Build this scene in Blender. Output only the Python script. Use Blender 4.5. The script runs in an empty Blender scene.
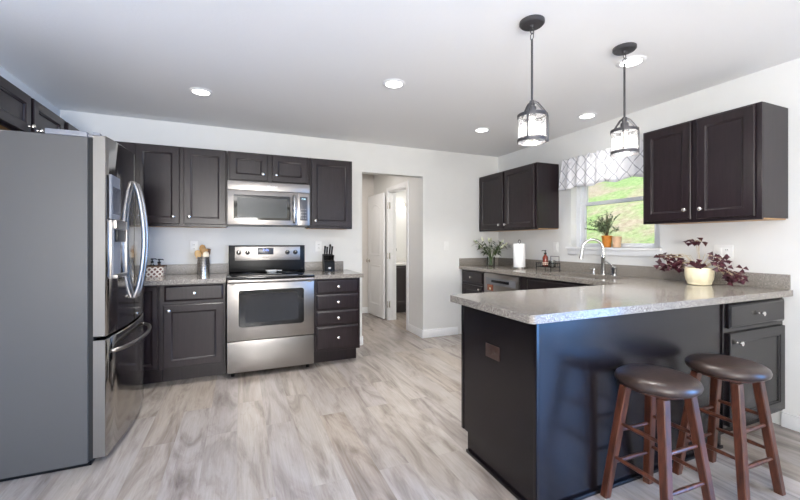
import bpy, bmesh, math, random
from mathutils import Vector, Matrix
random.seed(7)
S = bpy.context.scene
COL = S.collection
PI = math.pi

# ------------------------------------------------------------------ camera
cam_d = bpy.data.cameras.new('camera'); cam = bpy.data.objects.new('camera', cam_d); COL.objects.link(cam)
cam.location = (-3.3654, -4.3637, 1.2368)
cam.rotation_euler = (PI/2, 0, -0.4017)
cam_d.sensor_width = 36.0; cam_d.lens = 36.0*376.5/800.0
cam_d.shift_y = -(250-242.3)/800.0
cam_d.clip_start = 0.05; cam_d.clip_end = 300
S.camera = cam

# ------------------------------------------------------------------ world, sun, exposure
S.view_settings.view_transform = 'Standard'; S.view_settings.look = 'None'
S.view_settings.gamma = 1.0; S.view_settings.use_curve_mapping = False
S.view_settings.exposure = 0.40
W = bpy.data.worlds.new('world'); S.world = W; W.use_nodes = True
nt = W.node_tree; nt.nodes.clear()
wo = nt.nodes.new('ShaderNodeOutputWorld'); bg = nt.nodes.new('ShaderNodeBackground'); sky = nt.nodes.new('ShaderNodeTexSky')
sky.sky_type = 'NISHITA'; sky.sun_disc = False; sky.sun_elevation = math.radians(48); sky.sun_rotation = math.radians(230)
sky.altitude = 300; sky.air_density = 1.0; sky.dust_density = 2.0
nt.links.new(sky.outputs[0], bg.inputs[0]); bg.inputs[1].default_value = 0.30
nt.links.new(bg.outputs[0], wo.inputs[0])
sd = bpy.data.lights.new('sun', 'SUN'); sd.energy = 2.4; sd.angle = 0.02; sd.color = (1, .96, .88)
so = bpy.data.objects.new('sun', sd); COL.objects.link(so); so.rotation_euler = (math.radians(10), math.radians(-40), 0)

def area(name, loc, target, sx, sy, power, color, spread=180):
    d = bpy.data.lights.new(name, 'AREA'); d.shape = 'RECTANGLE'; d.size = sx; d.size_y = sy; d.energy = power; d.color = color; d.spread = math.radians(spread)
    o = bpy.data.objects.new(name, d); COL.objects.link(o); o.location = loc
    o.rotation_euler = (Vector(target)-Vector(loc)).to_track_quat('-Z', 'Y').to_euler()
    return o
# daylight entering by the patio door (right wall, behind the camera); added fill light at the unseen rear windows
area('patio_daylight', (-0.06, -5.65, 1.08), (-2.4, -4.75, 0.3), 1.8, 1.9, 100, (.15, .42, 1.0), 105)
area('rear_fill', (-3.2, -8.45, 1.45), (-3.4, 0, 1.5), 3.0, 1.5, 20, (1, .99, .98))
# added bounce fill without a lamp body, shining up at the ceiling behind the camera
area('ceiling_bounce_fill', (-3.6, -6.7, 1.2), (-3.55, -6.2, 2.44), 1.0, 1.0, 285, (1, .975, .94))

# ------------------------------------------------------------------ materials
def srgb(c):
    c = [x/255. for x in c]
    return tuple([(x/12.92 if x <= .04045 else ((x+.055)/1.055)**2.4) for x in c])+(1.,)
class NM:
    def __init__(s, name):
        s.m = bpy.data.materials.new(name); s.m.use_nodes = True; s.t = s.m.node_tree; s.N = s.t.nodes
        s.b = s.N['Principled BSDF']; s.out = s.N['Material Output']
    def n(s, typ, **kw):
        x = s.N.new(typ)
        for k, v in kw.items(): setattr(x, k, v)
        return x
    def l(s, a, b): s.t.links.new(a, b)
    def obj(s, scale=(1, 1, 1), rot=(0, 0, 0)):
        tc = s.n('ShaderNodeTexCoord'); mp = s.n('ShaderNodeMapping'); mp.inputs['Scale'].default_value = scale
        mp.inputs['Rotation'].default_value = rot
        s.l(tc.outputs['Object'], mp.inputs[0]); return mp.outputs[0]
    def noise(s, vec, scale, detail=4, rough=.5, dist=0):
        x = s.n('ShaderNodeTexNoise'); x.inputs['Scale'].default_value = scale; x.inputs['Detail'].default_value = detail
        x.inputs['Roughness'].default_value = rough; x.inputs['Distortion'].default_value = dist
        s.l(vec, x.inputs['Vector']); return x
    def ramp(s, fac, stops):
        r = s.n('ShaderNodeValToRGB'); e = r.color_ramp.elements
        while len(e) < len(stops): e.new(.5)
        for i, (p, c) in enumerate(stops): e[i].position = p; e[i].color = c if len(c) == 4 else srgb(c)
        s.l(fac, r.inputs[0]); return r.outputs[0]
    def math(s, op, a, b=None):
        x = s.n('ShaderNodeMath', operation=op)
        for i, v in enumerate((a, b)):
            if v is None: continue
            if isinstance(v, (int, float)): x.inputs[i].default_value = v
            else: s.l(v, x.inputs[i])
        return x.outputs[0]
    def mix(s, fac, a, b):
        x = s.n('ShaderNodeMix', data_type='RGBA')
        for k, v in ((0, fac), (6, a), (7, b)):
            if isinstance(v, (int, float)): x.inputs[k].default_value = v
            elif isinstance(v, tuple): x.inputs[k].default_value = v
            else: s.l(v, x.inputs[k])
        return x.outputs[2]
    def bump(s, h, strength=.2, dist=.002):
        x = s.n('ShaderNodeBump'); x.inputs['Strength'].default_value = strength; x.inputs['Distance'].default_value = dist
        s.l(h, x.inputs['Height']); s.l(x.outputs[0], s.b.inputs['Normal'])
def simple(name, c, rough=.5, metal=0., var=.06, vscale=30, bump=0, **kw):
    q = NM(name); n = q.noise(q.obj(), vscale, 3)
    a = srgb(c); lo = tuple(x*(1-var) for x in a[:3])+(1.,); hi = tuple(min(1, x*(1+var)) for x in a[:3])+(1.,)
    q.l(q.ramp(n.outputs[0], [(.3, lo), (.7, hi)]), q.b.inputs['Base Color'])
    q.b.inputs['Roughness'].default_value = rough; q.b.inputs['Metallic'].default_value = metal
    for k, v in kw.items(): q.b.inputs[k.replace('_', ' ')].default_value = v
    if bump: q.bump(n.outputs[0], bump)
    return q.m
M = {}
q = NM('ceiling_paint'); v = q.obj(); n = q.noise(v, 55, 5, .6)
q.b.inputs['Base Color'].default_value = srgb((236, 236, 236)); q.b.inputs['Roughness'].default_value = .9; q.bump(n.outputs[0], .25, .004); M['ceiling'] = q.m
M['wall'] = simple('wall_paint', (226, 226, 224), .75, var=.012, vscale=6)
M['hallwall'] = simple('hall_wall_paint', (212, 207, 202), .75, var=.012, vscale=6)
M['white'] = simple('white_trim_paint', (236, 237, 238), .4, var=.01)
M['vinyl'] = simple('white_window_vinyl', (240, 242, 245), .35, var=.01)
# espresso cabinet wood
def espresso(name, c1, c2, rough, grain=(14, 14, 1.2)):
    q = NM(name); v = q.obj(grain); n1 = q.noise(v, 4, 6, .65); n2 = q.noise(q.obj((1, 1, 1)), 5, 3, .6)
    f = q.math('ADD', q.math('MULTIPLY', n1.outputs[0], .75), q.math('MULTIPLY', n2.outputs[0], .25))
    q.l(q.ramp(f, [(.28, c1), (.72, c2)]), q.b.inputs['Base Color'])
    q.l(q.math('ADD', q.math('MULTIPLY', n2.outputs[0], .05), rough-.025), q.b.inputs['Roughness'])
    q.b.inputs['Specular IOR Level'].default_value = .4
    return q.m
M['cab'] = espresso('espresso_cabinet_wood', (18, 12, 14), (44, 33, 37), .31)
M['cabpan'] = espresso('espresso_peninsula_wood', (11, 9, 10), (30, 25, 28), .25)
M['maple'] = simple('maple_underside', (188, 150, 108), .6, var=.15, vscale=12)
# granite
q = NM('speckled_granite'); v = q.obj(); n1 = q.noise(v, 175, 3, .7); n2 = q.noise(v, 400, 2, .6); n3 = q.noise(v, 6, 3)
f = q.math('ADD', q.math('MULTIPLY', n1.outputs[0], .6), q.math('MULTIPLY', n2.outputs[0], .4))
c = q.ramp(f, [(.36, (54, 50, 46)), (.45, (118, 112, 105)), (.55, (146, 139, 131)), (.65, (210, 204, 196))])
q.l(c, q.b.inputs['Base Color']); q.b.inputs['Roughness'].default_value = .15; q.b.inputs['Specular IOR Level'].default_value = .6
M['granite'] = q.m
M['granite_splash'] = q.m.copy(); M['granite_splash'].name = 'honed_granite_splash'; M['granite_splash'].node_tree.nodes['Principled BSDF'].inputs['Roughness'].default_value = .4
# stainless steel
def steel(name, c, rough, aniso=(60, 60, 1), metal=1.0):
    q = NM(name); n = q.noise(q.obj(aniso), 6, 3, .6); a = srgb(c)
    q.l(q.ramp(n.outputs[0], [(.3, tuple(x*.93 for x in a[:3])+(1.,)), (.7, a)]), q.b.inputs['Base Color'])
    q.b.inputs['Metallic'].default_value = metal
    q.l(q.math('ADD', q.math('MULTIPLY', n.outputs[0], .03), rough-.015), q.b.inputs['Roughness']); return q.m
M['steel'] = steel('brushed_stainless_steel', (148, 144, 141), .30, (3, 200, 200))
M['steelf'] = steel('fridge_stainless_steel', (170, 168, 166), .12, (60, 60, 1))
M['edge'] = steel('fridge_door_edge_steel', (128, 126, 123), .5, (60, 60, 1))
M['nickel'] = steel('satin_nickel', (222, 218, 212), .25, (20, 20, 20))
M['chrome'] = steel('brushed_chrome', (214, 214, 214), .2, (20, 20, 20))
M['fridgeside'] = simple('grey_textured_fridge_paint', (78, 76, 74), .5, var=.03, vscale=400, bump=.15)
M['greyplastic'] = simple('grey_plastic', (120, 121, 125), .45)
M['blk'] = simple('black_plastic', (12, 12, 14), .3, Specular_IOR_Level=.25)
M['blkglass'] = simple('black_glass', (10, 10, 12), .06, var=.02)
M['ovenglass'] = simple('oven_door_glass', (22, 23, 27), .08, var=.1, vscale=8)
M['mwglass'] = simple('microwave_door_glass', (40, 45, 49), .16, var=.12, vscale=9)
M['display'] = simple('grey_display_plastic', (70, 72, 80), .25)
M['darkmetal'] = simple('dark_bronze_metal', (78, 77, 80), .4, .6)
M['plate'] = simple('white_plate_plastic', (238, 238, 236), .35, var=.01)
M['slot'] = simple('dark_slot', (60, 58, 56), .6)
M['brownplate'] = simple('brown_plate_plastic', (58, 40, 34), .4)
M['leather'] = simple('dark_brown_leather', (50, 37, 32), .30, var=.4, vscale=45, bump=.25)
q = NM('mahogany_stool_wood'); v = q.obj((10, 10, 1.5)); n = q.noise(v, 5, 5, .6)
q.l(q.ramp(n.outputs[0], [(.3, (46, 24, 17)), (.7, (98, 54, 37))]), q.b.inputs['Base Color']); q.b.inputs['Roughness'].default_value = .35; M['stool'] = q.m
M['terracotta'] = simple('orange_terracotta', (206, 128, 42), .6, var=.12)
M['blush'] = simple('pale_peach_ceramic', (235, 196, 160), .5)
M['cream'] = simple('cream_ceramic', (232, 222, 190), .35, var=.05)
M['soil'] = simple('dark_soil', (60, 42, 30), .9, var=.4, vscale=90)
M['oxalis'] = simple('purple_leaf', (62, 15, 30), .4, var=.6, vscale=30)
M['oxstem'] = simple('pale_stem', (190, 172, 140), .5)
M['leaf'] = simple('dark_green_leaf', (52, 72, 34), .45, var=.4, vscale=30)
M['lily'] = simple('pale_lily_bud', (216, 220, 194), .5, var=.2, vscale=40)
M['olive'] = simple('grey_green_leaf', (120, 134, 104), .55, var=.35, vscale=30)
M['stem'] = simple('green_stem', (92, 110, 56), .5, var=.2)
M['twig'] = simple('brown_twig', (112, 88, 62), .7)
M['paper'] = simple('white_paper', (246, 246, 246), .85, var=.01, bump=.2, vscale=120)
M['amber'] = simple('amber_soap', (112, 40, 22), .12, var=.2, Coat_Weight=.5)
M['label'] = simple('cream_paper_label', (222, 190, 170), .6)
M['woodlight'] = simple('light_spoon_wood', (222, 182, 124), .5, var=.14, vscale=20)
M['woodtan'] = simple('tan_spoon_wood', (190, 146, 88), .5, var=.14, vscale=20)
M['wooddark'] = simple('dark_spoon_wood', (110, 78, 50), .5, var=.14, vscale=20)
M['silicone'] = simple('cream_silicone', (240, 226, 200), .5)
M['orange'] = simple('orange_magnet', (140, 78, 52), .5, var=.4, vscale=60)
M['rubber'] = simple('black_rubber', (24, 24, 24), .7)
M['vanity'] = simple('dark_vanity_wood', (52, 44, 46), .4)
M['marble'] = simple('white_vanity_stone', (225, 223, 220), .2)
M['copper'] = simple('gold_spoon', (200, 160, 110), .3, .8)
def emit(name, c, s):
    q = NM(name); e = q.n('ShaderNodeEmission'); e.inputs[0].default_value = c; e.inputs[1].default_value = s
    q.l(e.outputs[0], q.out.inputs[0]); return q.m
M['lens'] = emit('lit_lamp_lens', (1, .97, .92, 1), 8)
M['bulb'] = emit('lit_bulb', (1, .95, .88, 1), 7)
M['digits'] = emit('blue_clock_digits', (.25, .35, 1, 1), 1.6)
M['lcd'] = emit('pale_blue_clock_digits', (.55, .85, 1, 1), 1.5)
M['vlight'] = emit('lit_vanity_shade', (1, .98, .95, 1), 3)
def glass(name, tint=(1, 1, 1, 1), gl=1.0, ior=1.45, body=0., bodyc=(1, 1, 1, 1)):
    q = NM(name); tr = q.n('ShaderNodeBsdfTransparent'); tr.inputs[0].default_value = tint
    g = q.n('ShaderNodeBsdfGlossy'); g.inputs['Roughness'].default_value = .02
    fr = q.n('ShaderNodeFresnel'); fr.inputs[0].default_value = ior; mx = q.n('ShaderNodeMixShader')
    q.l(q.math('MULTIPLY', fr.outputs[0], gl), mx.inputs[0]); q.l(tr.outputs[0], mx.inputs[1]); q.l(g.outputs[0], mx.inputs[2])
    last = mx.outputs[0]
    if body:
        d = q.n('ShaderNodeBsdfTranslucent'); d.inputs[0].default_value = bodyc; m2 = q.n('ShaderNodeMixShader')
        n = q.noise(q.obj(), 90, 2); q.l(q.math('MULTIPLY', n.outputs[0], body*2), m2.inputs[0]); q.l(last, m2.inputs[1]); q.l(d.outputs[0], m2.inputs[2]); last = m2.outputs[0]
    q.l(last, q.out.inputs[0]); return q.m
M['glass'] = glass('window_glass', gl=.5)
M['seeded'] = glass('seeded_lamp_glass', (.97, .98, 1, 1), .8, body=.08)
M['vase'] = glass('clear_vase_glass', (.93, .96, .94, 1), 1.0)
# floor planks
q = NM('greige_plank_floor'); tc = q.n('ShaderNodeTexCoord'); sx = q.n('ShaderNodeSeparateXYZ'); q.l(tc.outputs['Object'], sx.inputs[0])
cb = q.n('ShaderNodeCombineXYZ'); q.l(sx.outputs[1], cb.inputs[0]); q.l(sx.outputs[0], cb.inputs[1])
br = q.n('ShaderNodeTexBrick'); br.offset = .37; br.offset_frequency = 2; q.l(cb.outputs[0], br.inputs[0])
for k, val in (('Scale', 1.), ('Mortar Size', .0012), ('Mortar Smooth', .1), ('Bias', 0.), ('Brick Width', 1.22), ('Row Height', .178)): br.inputs[k].default_value = val
br.inputs['Color1'].default_value = (0, 0, 0, 1); br.inputs['Color2'].default_value = (1, 1, 1, 1); br.inputs['Mortar'].default_value = (.5, .5, .5, 1)
rnd = br.outputs['Color']
cb2 = q.n('ShaderNodeCombineXYZ'); q.l(q.math('MULTIPLY', sx.outputs[0], 5.), cb2.inputs[0]); q.l(q.math('MULTIPLY', sx.outputs[1], .9), cb2.inputs[1])
q.l(q.math('MULTIPLY', rnd, 37.), cb2.inputs[2])
g1 = q.noise(cb2.outputs[0], 1.3, 5, .58, 1.6)
cb3 = q.n('ShaderNodeCombineXYZ'); q.l(q.math('MULTIPLY', sx.outputs[0], 90.), cb3.inputs[0]); q.l(q.math('MULTIPLY', sx.outputs[1], 3.), cb3.inputs[1]); q.l(q.math('MULTIPLY', rnd, 11.), cb3.inputs[2])
g2 = q.noise(cb3.outputs[0], 1.5, 4, .6)
base = q.ramp(g1.outputs[0], [(.27, (116, 107, 102)), (.40, (144, 136, 130)), (.52, (163, 156, 150)), (.70, (175, 169, 162))])
tone = q.ramp(rnd, [(0., (249, 243, 237)), (.5, (255, 253, 251)), (1., (245, 243, 246))])
mul = q.n('ShaderNodeMix', data_type='RGBA', blend_type='MULTIPLY'); mul.inputs[0].default_value = 1.; q.l(base, mul.inputs[6]); q.l(tone, mul.inputs[7])
fine = q.ramp(g2.outputs[0], [(.3, (238, 235, 232)), (.6, (255, 255, 255))])
mul2 = q.n('ShaderNodeMix', data_type='RGBA', blend_type='MULTIPLY'); mul2.inputs[0].default_value = .8; q.l(mul.outputs[2], mul2.inputs[6]); q.l(fine, mul2.inputs[7])
kn_ = q.noise(cb2.outputs[0], 3.1, 5, .7, 2.0)
kf = q.ramp(kn_.outputs[0], [(.56, (0, 0, 0)), (.70, (150, 150, 150))])
dk = q.mix(kf, mul2.outputs[2], srgb((112, 100, 96)))
col = q.mix(br.outputs['Fac'], dk, srgb((150, 142, 136)))
q.l(col, q.b.inputs['Base Color']); q.b.inputs['Roughness'].default_value = .27; q.b.inputs['Specular IOR Level'].default_value = .45
q.bump(g2.outputs[0], .05, .001); M['floor'] = q.m
# hillside grass
q = NM('hillside_grass'); v = q.obj(); a = q.noise(v, .55, 5, .6); b = q.noise(v, 9, 5, .7); c2 = q.noise(q.obj((1, 1, 1)), .28, 3)
gr = q.ramp(b.outputs[0], [(.3, (112, 140, 76)), (.5, (142, 168, 100)), (.7, (172, 190, 130))])
br_ = q.ramp(b.outputs[0], [(.3, (150, 136, 108)), (.7, (190, 178, 150))])
q.l(q.mix(q.ramp(a.outputs[0], [(.46, (0, 0, 0)), (.58, (255, 255, 255))]), gr, br_), q.b.inputs['Base Color']); q.b.inputs['Roughness'].default_value = .9; M['grass'] = q.m
# valance fabric : grey trellis on white
q = NM('trellis_fabric'); tc = q.n('ShaderNodeTexCoord'); sx = q.n('ShaderNodeSeparateXYZ'); q.l(tc.outputs['Object'], sx.inputs[0])
def wav(out, per): return q.math('COSINE', q.math('MULTIPLY', out, 2*PI/per))
A = q.math('ABSOLUTE', q.math('ADD', wav(sx.outputs[1], .128), wav(sx.outputs[2], .140)))
wob = q.math('MULTIPLY', q.math('COSINE', q.math('MULTIPLY', sx.outputs[1], 4*PI/.128)), .14)
A = q.math('ABSOLUTE', q.math('ADD', A, wob))
line = q.math('LESS_THAN', A, .17)
q.l(q.mix(line, srgb((236, 236, 239)), srgb((172, 172, 180))), q.b.inputs['Base Color']); q.b.inputs['Roughness'].default_value = .9
q.b.inputs['Subsurface Weight'].default_value = 0.0
M['valance'] = q.m
# basket quatrefoil
q = NM('patterned_basket_weave'); tc = q.n('ShaderNodeTexCoord'); sx = q.n('ShaderNodeSeparateXYZ'); q.l(tc.outputs['Object'], sx.inputs[0])
hx = q.math('ADD', sx.outputs[0], sx.outputs[1])
A = q.math('ADD', q.math('COSINE', q.math('MULTIPLY', hx, 2*PI/.045)), q.math('COSINE', q.math('MULTIPLY', sx.outputs[2], 2*PI/.045)))
q.l(q.mix(q.math('GREATER_THAN', q.math('ABSOLUTE', A), 1.0), srgb((238, 228, 214)), srgb((126, 86, 74))), q.b.inputs['Base Color']); q.b.inputs['Roughness'].default_value = .7; M['basket'] = q.m
# perforated crock
q = NM('perforated_steel'); tc = q.n('ShaderNodeTexCoord'); sx = q.n('ShaderNodeSeparateXYZ'); q.l(tc.outputs['Object'], sx.inputs[0])
ang = q.math('ARCTAN2', sx.outputs[1], sx.outputs[0])
A = q.math('ADD', q.math('COSINE', q.math('MULTIPLY', ang, 24.)), q.math('COSINE', q.math('MULTIPLY', sx.outputs[2], 2*PI/.016)))
hole = q.math('GREATER_THAN', A, 1.1)
q.l(q.mix(hole, srgb((215, 213, 210)), srgb((40, 40, 40))), q.b.inputs['Base Color']); q.b.inputs['Metallic'].default_value = .95; q.b.inputs['Roughness'].default_value = .25; M['perf'] = q.m

# ------------------------------------------------------------------ mesh helpers
class MB:
    def __init__(s, f=None): s.bm = bmesh.new(); s.f = f or (lambda a, b, c: Vector((a, b, c)))
    def V(s, p): return s.bm.verts.new(s.f(*p))
    def box(s, a0, a1, b0, b1, c0, c1, bev=0., seg=2):
        vs = [s.V((a, b, c)) for a in (a0, a1) for b in (b0, b1) for c in (c0, c1)]
        fs = [s.bm.faces.new([vs[i] for i in ix]) for ix in ((0, 1, 3, 2), (4, 6, 7, 5), (0, 4, 5, 1), (2, 3, 7, 6), (0, 2, 6, 4), (1, 5, 7, 3))]
        if bev:
            es = list({e for f in fs for e in f.edges})
            bmesh.ops.bevel(s.bm, geom=es, offset=bev, segments=seg, affect='EDGES', profile=.6)
        return s
    def loops(s, loops, cap0=True, cap1=True, closed=True):
        L = [[s.V(p) for p in lp] for lp in loops]
        for A_, B_ in zip(L, L[1:]):
            n = len(A_)
            for i in range(n if closed else n-1):
                j = (i+1) % n
                try: s.bm.faces.new((A_[i], A_[j], B_[j], B_[i]))
                except ValueError: pass
        if cap0: s.bm.faces.new(list(reversed(L[0])))
        if cap1: s.bm.faces.new(L[-1])
        return s
    def frame(s, axis):
        d = Vector(axis).normalized(); t = Vector((0, 0, 1)) if abs(d.z) < .9 else Vector((1, 0, 0))
        x = d.cross(t).normalized(); return d, x, d.cross(x)
    def lathe(s, c, axis, prof, seg=20, cap0=True, cap1=True):
        d, x, y = s.frame(axis); c = Vector(c); L = []
        for r, h in prof:
            L.append([tuple(c+d*h+(x*math.cos(2*PI*i/seg)+y*math.sin(2*PI*i/seg))*max(r, 1e-4)) for i in range(seg)])
        return s.loops(L, cap0, cap1)
    def cyl(s, p0, p1, r0, r1=None, seg=12):
        r1 = r0 if r1 is None else r1; p0 = Vector(p0); p1 = Vector(p1)
        return s.lathe(p0, p1-p0, [(r0, 0), (r1, (p1-p0).length)], seg)
    def tube(s, pts, r, seg=8, flat=None):
        pts = [Vector(p) for p in pts]; n = len(pts); L = []; pa = None
        for i in range(n):
            t = (pts[min(i+1, n-1)]-pts[max(i-1, 0)]).normalized()
            if pa is None:
                u = Vector((0, 0, 1)) if abs(t.z) < .9 else Vector((1, 0, 0)); x = t.cross(u).normalized()
            else: x = (pa-t*pa.dot(t)).normalized()
            pa = x; y = t.cross(x); rr = r[i] if isinstance(r, (list, tuple)) else r
            fy = flat or 1.
            L.append([tuple(pts[i]+x*rr*math.cos(2*PI*k/seg)+y*rr*fy*math.sin(2*PI*k/seg)) for k in range(seg)])
        return s.loops(L)
    def leaf(s, p, d, up, ln, w, droop=.2, fold=.15, n=5, thick=0):
        p = Vector(p); d = Vector(d).normalized(); up = Vector(up); side = d.cross(up)
        if side.length < 1e-3: side = d.cross(Vector((1, .1, 0)))
        side.normalize(); nn = side.cross(d).normalized(); rows = []
        for i in range(n+1):
            t = i/n; c = p+d*ln*t-Vector((0, 0, 1))*droop*ln*t*t; ww = w*math.sin(PI*min(1, t*.93+.07))**.8*.5
            rows.append([s.V(tuple(c-side*ww+nn*ww*fold)), s.V(tuple(c)), s.V(tuple(c+side*ww+nn*ww*fold))])
        for A_, B_ in zip(rows, rows[1:]):
            s.bm.faces.new((A_[0], A_[1], B_[1], B_[0])); s.bm.faces.new((A_[1], A_[2], B_[2], B_[1]))
        return s
    def build(s, name, mat, parent=None, smooth=True, recalc=True):
        if recalc: bmesh.ops.recalc_face_normals(s.bm, faces=s.bm.faces)
        root = parent
        while root is not None and root.parent is not None: root = root.parent
        org = root.location.copy() if root is not None else Vector((0, 0, 0))
        if root is None:   # origin of a single-mesh thing: centre of its base
            xs = [v_.co for v_ in s.bm.verts]
            org = Vector(((min(p.x for p in xs)+max(p.x for p in xs))/2, (min(p.y for p in xs)+max(p.y for p in xs))/2, min(p.z for p in xs)))
            if mat in KEEP: org = Vector((0, 0, 0))
        bmesh.ops.translate(s.bm, verts=s.bm.verts, vec=-org)
        me = bpy.data.meshes.new(name); s.bm.to_mesh(me); s.bm.free()
        me.materials.append(mat)
        if smooth: me.shade_smooth(); me.set_sharp_from_angle(angle=math.radians(38))
        o = bpy.data.objects.new(name, me); COL.objects.link(o)
        if parent is not None: o.parent = parent
        else: o.location = org
        return o
KEEP = [M['granite_splash'], M['floor'], M['wall'], M['ceiling']]
def tag(o, label=None, cat=None, group=None, kind=None):
    if label: o['label'] = label
    if cat: o['category'] = cat
    if group: o['group'] = group
    if kind: o['kind'] = kind
    return o
def thing(name, label, cat, loc, group=None):
    o = bpy.data.objects.new(name, None); COL.objects.link(o); o.location = loc; o.empty_display_size = .05
    return tag(o, label, cat, group)
def copy_tree(o, parent=None):
    c = o.copy(); COL.objects.link(c)
    if parent is not None: c.parent = parent
    for ch in list(o.children): copy_tree(ch, c)
    return c
def struct(name, mb, mat, label=None, parent=None, **kw):
    o = mb.build(name, mat, parent, **kw)
    if parent is None: o['kind'] = 'structure'
    if label: o['label'] = label
    return o
def text_mesh(name, body, size, loc, rot, mat, parent, ext=.0004):
    cu = bpy.data.curves.new(name, 'FONT'); cu.body = body; cu.size = size; cu.extrude = ext; cu.align_x = 'CENTER'; cu.align_y = 'CENTER'
    t = bpy.data.objects.new('tmp', cu); COL.objects.link(t); bpy.context.view_layer.update()
    me = bpy.data.meshes.new_from_object(t); bpy.data.objects.remove(t)
    root = parent
    while root.parent is not None: root = root.parent
    me.transform(Matrix.Translation(Vector(loc)-root.location) @ rot.to_matrix().to_4x4())
    me.materials.clear(); me.materials.append(mat)
    o = bpy.data.objects.new(name, me); COL.objects.link(o); o.parent = parent; return o
from mathutils import Euler
FACE_NY = Euler((PI/2, 0, 0))       # text facing -Y

# ------------------------------------------------------------------ room shell
XL, XR, H = -4.8737, 0.0, 2.4425
YR = -8.6
OX0, OX1, OZ = -2.01, -1.189, 2.087
struct('floor', MB().box(-6.5, 2.2, YR-.1, 3.0, -.1, 0), M['floor'])
struct('ceiling', MB().box(-6.5, 2.2, YR-.1, 3.0, H, H+.1), M['ceiling'])
mb = MB(); mb.box(XL-.14, OX0, 0, .12, 0, H); mb.box(OX0, OX1, 0, .12, OZ, H); mb.box(OX1, XR+.16, 0, .12, 0, H)
struct('wall_back', mb, M['wall'], smooth=False)
struct('wall_left', MB().box(XL-.14, XL, -4.0, 0, 0, H), M['wall'], smooth=False)
# living room beyond the kitchen's left wall end
struct('wall_living_left', MB().box(-6.5, -6.36, YR, -4.0, 0, H), M['wall'], smooth=False)
struct('wall_living_return', MB().box(-6.36, XL-.14, -4.14, -4.0, 0, H), M['wall'], smooth=False)
mb = MB()
WY0, WY1, WZ0, WZ1 = -2.23, -1.27, 1.185, 2.12
mb.box(0, .16, WY1, 0, 0, H); mb.box(0, .16, WY0, WY1, 0, WZ0); mb.box(0, .16, WY0, WY1, WZ1, H); mb.box(0, .16, -4.7, WY0, 0, H)
mb.box(0, .16, -6.6, -4.7, 2.1, H); mb.box(0, .16, YR, -6.6, 0, H)
struct('wall_right', mb, M['wall'], smooth=False)
mb = MB(); mb.box(-6.5, -4.8, YR-.14, YR, 0, H); mb.box(-1.6, .16, YR-.14, YR, 0, H); mb.box(-4.8, -1.6, YR-.14, YR, 0, .7); mb.box(-4.8, -1.6, YR-.14, YR, 2.2, H)
struct('wall_rear', mb, M['wall'], smooth=False)
# hallway
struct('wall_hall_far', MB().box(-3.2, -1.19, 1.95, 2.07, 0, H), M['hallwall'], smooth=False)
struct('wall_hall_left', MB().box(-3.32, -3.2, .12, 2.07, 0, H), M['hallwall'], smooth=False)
DY0, DY1, DZ = .50, 1.22, 2.04
mb = MB(); mb.box(OX1, OX1+.12, .12, DY0, 0, H); mb.box(OX1, OX1+.12, DY0, DY1, DZ, H); mb.box(OX1, OX1+.12, DY1, 2.07, 0, H)
struct('wall_hall_right', mb, M['wall'], smooth=False)
mb = MB(); mb.box(OX1+.12, 1.1, 2.24, 2.36, 0, H); mb.box(1.0, 1.1, .12, 2.24, 0, H)
struct('wall_bathroom', mb, M['wall'], smooth=False)
# baseboards
def bb(name, a0, a1, b0, b1):
    m_ = MB(); m_.box(a0, a1, b0, b1, 0, .085, .002); 
    if abs(a1-a0) > abs(b1-b0): m_.box(a0, a1, b0+(.004 if b0 < 0 or True else 0), b1, .085, .1, .002)
    else: m_.box(a0+.003, a1-.001, b0, b1, .085, .1, .002)
    return struct(name, m_, M['white'])
bb('baseboard_back', OX1, -.67, -.015, 0)
bb('baseboard_back_left', -2.215, OX0, -.015, 0)
bb('baseboard_right', -.015, 0, -4.7, -3.035)
bb('baseboard_jamb', OX1-.015, OX1, -.015, .44)
bb('baseboard_hall_far', -3.2, -1.2, 1.935, 1.95)
bb('baseboard_jamb_left', OX0, OX0+.015, 0, .12)
# doorway casing and hall door
mb = MB(); mb.box(OX1-.018, OX1, DY1, DY1+.06, 0, DZ+.06, .003); mb.box(OX1-.018, OX1, DY0-.06, DY0, 0, DZ+.06, .003); mb.box(OX1-.018, OX1, DY0, DY1, DZ, DZ+.06, .003)
mb.box(OX1-.004, OX1+.124, DY1-.016, DY1, 0, DZ, .002); mb.box(OX1-.004, OX1+.124, DY0, DY0+.016, 0, DZ, .002); mb.box(OX1-.004, OX1+.124, DY0+.016, DY1-.016, DZ-.016, DZ, .002)
mb.box(OX1+.05, OX1+.07, DY1-.028, DY1-.016, 0, DZ-.016)
struct('trim_1', mb, M['white'])

def rect_ring(mb, outline_fn, steps):
    """nested loops (a,b,c) for panels; steps: list of (inset, height)"""
    mb.loops([outline_fn(i, h_) for i, h_ in steps], cap0=False, cap1=True)
# hall door: local a along width from hinge, b = thickness out, c = z
ang = math.radians(6)
hx, hy = OX1-.030, DY1+.075
def DF(a, b, c): return Vector((hx-math.sin(ang)*a-math.cos(ang)*b, hy+math.cos(ang)*a-math.sin(ang)*b, c))
door = MB(DF); door.box(0, .60, 0, .034, .012, 2.03, .002)
def arched(x0, x1, z0, z1, rise):
    def fn(ins, h_):
        a0, a1, c0, c1 = x0+ins, x1-ins, z0+ins, z1-ins
        pts = [(a0, h_, c0), (a1, h_, c0)]
        n = 9
        for i in range(n):
            t = i/(n-1); a = a1+(a0-a1)*t
            pts.append((a, h_, c1+rise*math.sin(PI*t)**1.5))
        return pts
    return fn
for fn in (arched(.10, .50, 1.02, 1.80, .07), arched(.10, .50, .20, .86, 0.0)):
    rect_ring(door, fn, [(0, .034), (.006, .040), (.016, .036), (.03, .034), (.05, .0405)])
door_o = struct('door_1', door, M['white'], 'white two-panel hall door standing open against the hall wall')
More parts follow.
